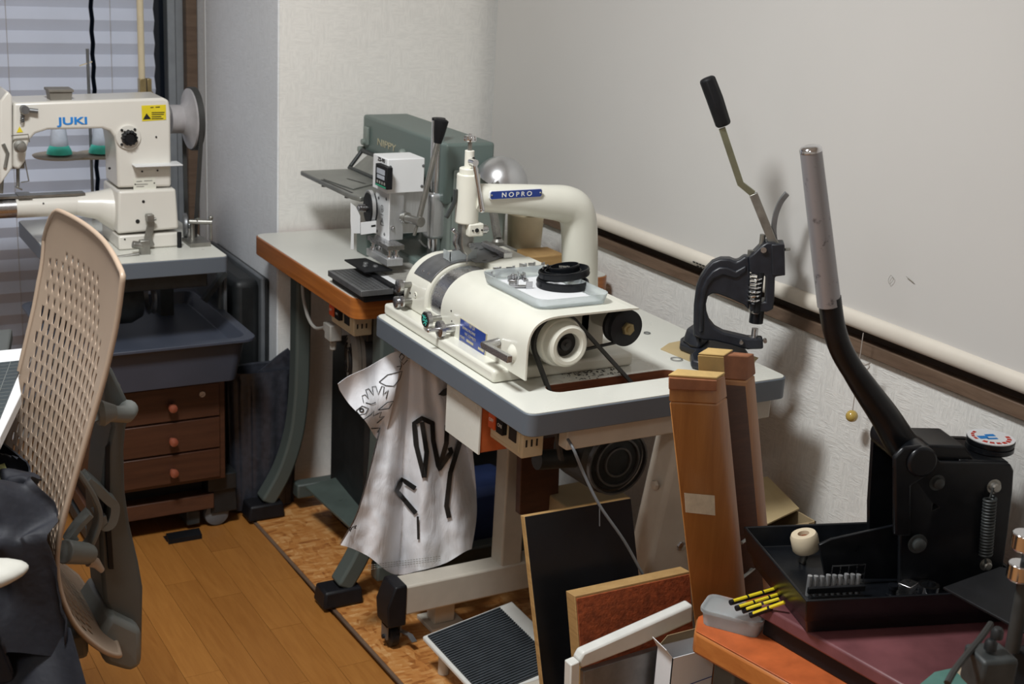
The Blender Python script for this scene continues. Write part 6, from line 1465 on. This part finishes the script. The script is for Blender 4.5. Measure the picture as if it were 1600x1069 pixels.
# plastic case and striped blade sticks
pcx = g(1150, 962, z=.482)
r6 = root('plastic_case', 'small frosted plastic case with lid on the bench corner', 'case', (1.335, 1.502, .45))
def prr(c, a, hx, hy, rr_, z):
    m_ = Matrix.Rotation(a, 3, 'Z'); return [Vector(c) + m_ @ (p) for p in rrect(-hx, -hy, hx, hy, rr_, z)]
c = V(1.338, 1.500, 0)
b = B(); A1 = prr(c, -.95, .046, .026, .012, .4505); A2 = prr(c, -.95, .049, .029, .014, .474); A3 = prr(c, -.95, .045, .025, .011, .474); A4 = prr(c, -.95, .043, .023, .010, .452)
b.rings([A1, A2, A3, A4]); obj('body', b, 'clear', r6, smooth=50)
b = B(); A1 = prr(c, -.95, .052, .032, .015, .474); A2 = prr(c, -.95, .052, .032, .015, .480); A3 = prr(c, -.95, .046, .026, .012, .482); b.rings([A1, A2, A3]); obj('lid', b, 'clear', r6, smooth=50)
ends = [((1141, 942), (1228, 916)), ((1150, 951), (1229, 926)), ((1160, 955), (1215, 938)), ((1172, 962), (1205, 950))]
lb = ('topmost', 'second', 'third', 'lowest')
for k, (e0_, e1_) in enumerate(ends):
    z_ = .522 - .006 * k
    a = g(*e0_, z=z_ - .012); c = g(*e1_, z=.514 + (.004 if k < 1 else 0)); 
    r7 = root('blade_stick', lb[k] + ' of the black and yellow striped blade sticks beside the maroon slab', 'blade case', tuple(a), 0, 'striped blade sticks')
    d_ = (c - a).normalized(); b = B(); b.tube([a, c], .0046, 8); obj('body', b, 'blackm', r7)
    Ls = (c - a).length; n = max(2, int(Ls / .030))
    for i in range(n):
        b = B(); s = a + d_ * (.006 + i * .030); b.tube([s + V(-.001, -.001, .0022), s + d_ * .026 + V(-.001, -.001, .0022)], .0030, 8); obj('stripe', b, 'yellow', r7)

# ================================================================== NEAR RIGHT: DARK MACHINE AND TEAL SHEET
r = root('bench_machine', 'dark bench machine with broad black plate and chrome knobs at the right edge', 'machine', (1.42, 1.02, .51))
zp_ = .615
P = [g(1473, 921, z=zp_), g(1562, 889, z=zp_), V(1.70, 1.16, zp_), V(1.66, .95, zp_), g(1602, 992, z=zp_)]
b = B(); b.prism(P, (0, 0, .004)); obj('plate', b, 'blackm', r, .001)
b = B(); b.box((1.450, .92, .5102), (1.62, 1.06, zp_)); obj('body', b, 'blackm', r, .004)
for p, y_ in (((1601, 846), 1.05), ((1594, 893), 1.05)):
    b = B(); q = g(*p, y=y_); b.cyl(q + V(.0, .0, -.010), q + V(0, 0, .012), .017, seg=24); b.cyl(q + V(0, 0, -.013), q + V(0, 0, -.010), .014, seg=24); obj('knob', b, 'chrome', r, .002)
b = B(); q = g(1600, 900, y=1.05); b.cyl((q.x + .004, 1.05, zp_ + .004), (q.x + .004, 1.05, q.z + .03), .010); obj('post', b, 'darkmetal', r)
b = B(); q = g(1545, 1045, y=1.00); b.obox(q, (.05, .05, .05), -.3); obj('motor_housing', b, 'darkmetal', r, .005)
for k in range(2):
    b = B(); q = g(1548 + k * 10, 1008 - 18 * k, y=1.00); b.lathe(q + V(0, 0, -.006), (0, 0, 1), [(.008, 0), (.008, .010), (.005, .014)], 14); obj('terminal', b, 'case', r)
b = B(); b.tube(smoothpath([g(1548, 975, y=1.05), g(1530, 1000, y=1.03), g(1505, 1030, y=1.0), g(1490, 1050, y=.98), g(1480, 1068, y=.97)], 6), .0045, 8); obj('cable', b, 'belt', r)
b = B(); q = g(1508, 1035, z=.53); b.lathe((q.x, q.y, .5102), (0, 0, 1), [(.012, 0), (.014, .006), (.010, .02), (.0, .024)], 20); one('cream_bottle_cap', b, 'roller', 'cream round cap behind the black cable near the teal sheet', 'cap')
b = B(); P = [g(1440, 1069, z=.53), g(1462, 1052, z=.53), g(1488, 1047, z=.53), g(1520, 1069, z=.53), V(1.30, .95, .53)]; P = [V(p.x, p.y, .5102) for p in P[:4]] 
a_ = g(1452, 1066, z=.528); 
b.prism([g(1437, 1072, z=.528), g(1460, 1053, z=.528), g(1487, 1047, z=.528), g(1530, 1085, z=.528), g(1470, 1110, z=.528)], (0, 0, .003)); tealm = simple('teal_sheet', (0.09, 0.20, 0.17), 0.5)
b.box((a_.x + .0, a_.y - .06, .5102), (a_.x + .03, a_.y - .03, .528)); one('teal_card', b, tealm, 'dull teal card at the bottom edge on the maroon slab', 'card')
# ================================================================== OFFICE CHAIR
CY0, CY1 = 1.885, 2.285
nearpx = [(192, 424), (189, 450), (184, 490), (176, 535), (163, 590), (147, 645), (131, 700), (115, 755), (101, 805), (91, 850), (89, 885), (93, 918), (103, 950), (120, 982), (145, 1010), (175, 1035), (200, 1049)]
prof = [g(*p, y=CY0) for p in nearpx]
def prof_at(t):
    f = t * (len(prof) - 1); i = min(int(f), len(prof) - 2); f -= i
    p = [prof[max(0, i - 1)], prof[i], prof[i + 1], prof[min(len(prof) - 1, i + 2)]]
    return 0.5 * ((2 * p[1]) + (p[2] - p[0]) * f + (2 * p[0] - 5 * p[1] + 4 * p[2] - p[3]) * f * f + (3 * p[1] - p[0] - 3 * p[2] + p[3]) * f ** 3)
def chair_pt(u, v, lift=0.0):
    # u 0..1 near -> far, v 0..1 top -> bottom
    p = prof_at(v)
    hw = 0.5
    if v > .72: hw = .5 - .13 * ((v - .72) / .28) ** 2
    s = (u - .5) * 2
    y = (CY0 + CY1) / 2 + s * hw * (CY1 - CY0)
    bow = -.020 * (1 - s * s)                       # middle lies a little further back
    xx = p.x - bow * (1 - .3 * v)
    topz = (.018 * math.sin(PI / 2 * min(1, (s + 1) / 1.65)) - .060 * max(0, (s - .70) / .30) ** 2 - .010 * max(0, -s - .3)) * max(0, 1 - v * 5)
    zz2 = p.z + topz - .02 * (1 - s * s) * max(0, (v - .85) / .15) * 0
    if v > .8: zz2 -= .018 * (1 - s * s) * (v - .8) / .2
    xx -= .030 * u * max(0, 1 - 1.35 * v)
    return V(xx + lift, y, zz2)
r = root('office_chair', 'tan perforated-back office chair with graphite frame, facing left', 'chair', (.20, 2.08, 0))
NU, NV = 32, 76
bm = bmesh.new()
VV = {}
def gv(i, j):
    if (i, j) not in VV: VV[(i, j)] = bm.verts.new(chair_pt(i / NU, j / NV))
    return VV[(i, j)]
for i in range(NU):
    for j in range(0, NV, 2):
        # a cell is one column wide and two rows high; staggered
        u = (i + .5) / NU; v = (j + 1) / NV
        s = abs(u - .5) * 2
        inside = (s < .90 and v > .10 + .05 * s * s and v < .93 - .05 * s) 
        if u < .5 and v < .30: inside = inside and (u > .10 + .30 * (.30 - v) / .20 * .9)
        hole = inside and (i + (j // 2)) % 2 == 0
        solid_band = False
        if solid_band: hole = False
        a, b_, c, d = gv(i, j), gv(i + 1, j), gv(i + 1, j + 2), gv(i, j + 2)
        if not hole:
            m1 = gv(i, j + 1); m2 = gv(i + 1, j + 1)
            bm.faces.new((a, b_, m2, c, d, m1))
        else:
            m1 = gv(i, j + 1); m2 = gv(i + 1, j + 1)
            k = .24 if v < .25 else (.12 if v < .7 else .06)
            lo = .26 if v < .25 else .08
            pts = []
            for (fu, fv) in ((k + .12, lo), (1 - k - .12, lo), (1 - k, .5), (1 - k - .12, 1 - lo), (k + .12, 1 - lo), (k, .5)):
                pts.append(bm.verts.new(chair_pt((i + fu) / NU, (j + 2 * fv) / NV)))
            ring = [a, b_, m2, c, d, m1]
            for t in range(6):
                bm.faces.new((ring[t], ring[(t + 1) % 6], pts[(t + 1) % 6], pts[t]))
bmesh.ops.recalc_face_normals(bm, faces=bm.faces[:])
sheet = obj('back_shell', bm, 'tan', r, smooth=60)
md = sheet.modifiers.new('thickness', 'SOLIDIFY'); md.thickness = .0016; md.offset = 0
rim = []
for k in range(0, 61): rim.append(chair_pt(0, k / 60))
for k in range(1, 31): rim.append(chair_pt(k / 30, 1))
for k in range(1, 61): rim.append(chair_pt(1, 1 - k / 60))
for k in range(1, 30): rim.append(chair_pt(1 - k / 30, 0))
b = B(); b.tube(rim, .0045, 8, closed=True); obj('rim', b, 'tan', r, smooth=70)
# spine and yoke behind the shell
b = B()
spx = [(162, 572), (176, 578), (206, 640), (197, 672), (194, 705), (196, 770), (203, 820), (217, 880), (224, 920), (222, 1030), (207, 1000), (176, 965), (163, 940), (157, 880), (155, 800), (163, 720), (175, 668), (166, 640)]
b.prism([g(p[0], p[1], y=2.03) for p in spx], (0, .10, 0)); sp = obj('spine', b, 'chair_g', r, .006)
b = B(); b.prism([g(p[0], p[1], y=2.025) for p in [(165, 700), (172, 690), (172, 800), (178, 890), (170, 890), (163, 800)]], (0, .005, 0)); obj('spine_groove', b, 'blackm', sp, .001)
for yy, y2 in ((2.03, 1.94), (2.13, 2.22)):
    a = g(200, 640, y=2.03); a.y = yy; c = prof_at(.34); c = V(c.x + .02, y2, c.z)
    b = B(); b.tube([V(a.x, yy, a.z), V(a.x - .01, (yy * 2 + y2) / 3, a.z + .004), V(c.x, y2, c.z)], [.016, .014, .011], 14); obj('yoke_arm', b, 'chair_l', r)
    b = B(); q = V(c.x - .012, y2, c.z); b.lathe(q + V(.016, 0, 0), (1, 0, 0), [(.018, 0), (.020, .008), (.014, .02), (.010, .028)], 20); obj('yoke_socket', b, 'chair_l', r)
# lumbar loops
def loop(pxs, y_, rad, mat='chair_l', ext=.03):
    b = B(); b.strip(smoothpath([g(p[0], p[1], y=y_) for p in pxs], 6), (0, 1, 0), ext, rad); return b
b = loop([(117, 730), (130, 748), (146, 775), (154, 800), (150, 825), (138, 850), (120, 862)], 2.00, .008); obj('lumbar_strap', b, 'chair_l', r, .003)
b = loop([(132, 745), (150, 760), (165, 775), (175, 785), (170, 810), (158, 815), (154, 800)], 2.02, .014, ext=.045); obj('lumbar_strap', b, 'chair_l', r, .004)
b = loop([(118, 835), (105, 845), (120, 822), (140, 800)], 1.98, .008); obj('lumbar_strap', b, 'chair_l', r, .003)
q0 = g(100, 862, y=1.935); q1 = g(143, 866, y=1.96)
b = B(); b.tube([q0, q0.lerp(q1, .8), q1], [.019, .017, .014], 22); b.cyl(q1, q1 + (q1 - q0).normalized() * .004, .006, seg=12); obj('lumbar_knob', b, 'chair_l', r, .002)
b = B(); b.tube([q1 + V(-.005, 0, -.010), g(150, 880, y=1.965), g(160, 892, y=1.965)], [.008, .007, .004], 10, flat=1.3); obj('lumbar_lever', b, 'tan', r, label='brown tipped lever')
# foot of the spine, seat, arm, base
b = B(); b.prism([g(p[0], p[1], y=2.0) for p in [(175, 962), (222, 985), (223, 1040), (205, 1052), (165, 1040), (150, 1000)]], (0, .16, 0)); obj('spine_foot', b, 'chair_l', r, .010)
b = B()
def seat(u, v):
    x = -.22 + .56 * u; y = 1.86 + .46 * v; z = .425 + .02 * math.cos(PI * (v - .5)) + .02 * (1 - u) * 0 - .05 * max(0, .12 - u) * 4
    return (x, y, z)
b.sheet(seat, 20, 14, .035); obj('seat', b, 'blackm', r, smooth=60)
b = B(); b.box((.02, 2.0, .34), (.42, 2.16, .392)); obj('tilt_housing', b, 'chair_g', r, .01)
b = B(); b.strip([(.40, 2.08, .365), (.47, 2.08, .36), (.50, 2.08, .38)], (0, 1, 0), .09, .03); obj('link_arm', b, 'chair_g', r, .004)
b = B(); b.cyl((.10, 2.08, .10), (.10, 2.08, .345), .028); obj('gas_column', b, 'chair_g', r)
for k in range(5):
    a = math.radians(200 + 72 * k); d = V(math.cos(a), math.sin(a), 0)
    b = B(); b.strip([V(.10, 2.08, .105), V(.10, 2.08, .095) + d * .15, V(.10, 2.08, .070) + d * .28], d.cross(Z), [.06, .05, .035], .025); lg = obj('base_leg', b, 'chair_g', r, .004)
    e = V(.10, 2.08, .0) + d * .275
    b = B(); b.cyl(e + V(0, 0, .029) - d.cross(Z) * .02, e + V(0, 0, .029) + d.cross(Z) * .02, .0285, seg=24); obj('caster', b, 'rubber', lg, .003)
az = .665
b = B(); b.ball((.175, 1.745, az - .018), 1, 28, (.118, .045, .020)); 
for v_ in b.bm.verts:
    d_ = v_.co - V(.175, 1.745, az - .018); a_ = .35; v_.co = V(.175, 1.745, az - .018) + Matrix.Rotation(a_ * .3, 3, 'Z') @ d_
obj('arm_pad', b, 'pad', r, smooth=60)
b = B(); b.strip([(.15, 1.75, .645), (.14, 1.77, .55), (.15, 1.86, .42), (.18, 1.95, .37)], (1, 0, 0), [.05, .045, .045, .05], .02); obj('arm_post', b, 'chair_g', r, .004)

# dark jacket over seat and back
b = B()
def jk(u, v):
    # v 0 = top edge leaning on the shell, 1 = front hem; u along y
    y = 1.80 + .46 * u
    x = .350 - .46 * v ** .9
    z = .665 - .24 * v ** 1.6 + .02 * math.sin(u * 5)
    n = noise.noise(Vector((x * 9, y * 8, 1.3))); n2 = noise.noise(Vector((x * 22, y * 18, 5)))
    f = .040 * n + .024 * n2 + .008 * noise.noise(Vector((x * 50, y * 40, 9))) + .016 * (1 - 2 * abs(math.sin(x * 21 + y * 13 + 5 * n)))
    e = min(1, min(u, 1 - u) * 5)
    p = V(x - .9 * f * (1 - v), y - .3 * f, z + f)
    if e < 1: p.z -= (1 - e) ** 2 * .18; p.y += (.5 - u) * (1 - e) * .03
    xm = .315 + .0 * u
    if p.z > .46: 
        pa = min(prof, key=lambda q: abs(q.z - p.z)); p.x = min(p.x, pa.x - .012)
    else:
        p.x = min(p.x, .33)
    return p
b.sheet(jk, 110, 110, .003); one('jacket', b, 'navy', 'crumpled dark navy jacket lying on the office chair seat', 'jacket', smooth=80)
b = B()
def jk2(u, v):
    y = 1.86 - .10 * math.sin(PI * v) + .02 * math.sin(u * 11); x = -.05 + .43 * u - .03 * v * math.sin(u * 6); z = .50 - .32 * v
    f = .022 * math.sin(u * 13 + v * 3) + .020 * noise.noise(Vector((x * 12, z * 10, 3))) + .01 * math.sin(u * 31 + v * 5)
    x -= .10 * max(0, u - .55) * (1 - v) * .5
    return V(x, y - f - .03 * v, z)
b.sheet(jk2, 90, 60, .003); one('jacket_hem', b, 'navy', 'hanging hem of dark navy cloth over the near side of the chair seat', 'cloth', smooth=80)

# ================================================================== DESK AT THE LEFT EDGE
r = root('side_desk', 'desk edge with papers at the left side of the photo behind the chair', 'desk', (.05, 2.5, 0))
b = B(); b.prism([(-.60, 1.98, .700), (.268, 1.98, .700), (.352, 2.28, .700), (.43, 2.62, .700), (-.60, 2.62, .700)], (0, 0, .025)); obj('top', b, 'chair_g', r, .004)
for (x, y) in ((-.55, 2.03), (.20, 2.42), (-.55, 2.57), (.33, 2.57)):
    b = B(); b.box((x - .02, y - .02, .001), (x + .02, y + .02, .70)); obj('leg', b, 'chair_g', r, .003)
b = B(); P = [(.05, 1.995, .7255), (.301, 1.995, .7255), (.366, 2.18, .7255), (.378, 2.27, .7255), (.43, 2.42, .7255), (.05, 2.42, .7255)]; b.prism(P, (0, 0, .022)); one('white_folder', b, 'paper', 'thick white folder under the cutting mat at the left edge', 'folder', .003)
r = root('cutting_mat', 'dark gridded cutting mat on the white folder at the left edge', 'mat', (.22, 2.23, .748))
MQ = [V(.06, 2.06, .7478), V(.312, 2.06, .7478), V(.400, 2.34, .7478), V(.06, 2.34, .7478)]
b = B(); b.prism(MQ, (0, 0, .003)); mm = obj('mat', b, 'mat_g', r)
b = B()
for k in range(1, 16):
    t = k / 16
    for a, c in ((MQ[0].lerp(MQ[1], t), MQ[3].lerp(MQ[2], t)), (MQ[0].lerp(MQ[3], t), MQ[1].lerp(MQ[2], t))):
        d_ = (c - a).normalized().cross(Z) * .0005; o_ = V(0, 0, .0031); b.prism([a - d_ + o_, a + d_ + o_, c + d_ + o_, c - d_ + o_], (0, 0, .0002))
obj('grid_print', b, 'chair_l', mm, kind='stuff')
b = B()
def ol_(u, v):
    x = .10 + .22 * u; y = 1.93 + .06 * v + .10 * u; return V(x, y, .664 + .030 * math.sin(PI * v) * math.sin(PI * min(1, u * 1.02)) ** .4 + .006 * noise.noise(Vector((x * 30, y * 30, 0))))
b.sheet(ol_, 30, 16, .002); one('olive_cloth', b, 'olive', 'olive green cloth between the desk edge and the dark jacket', 'cloth', smooth=80)
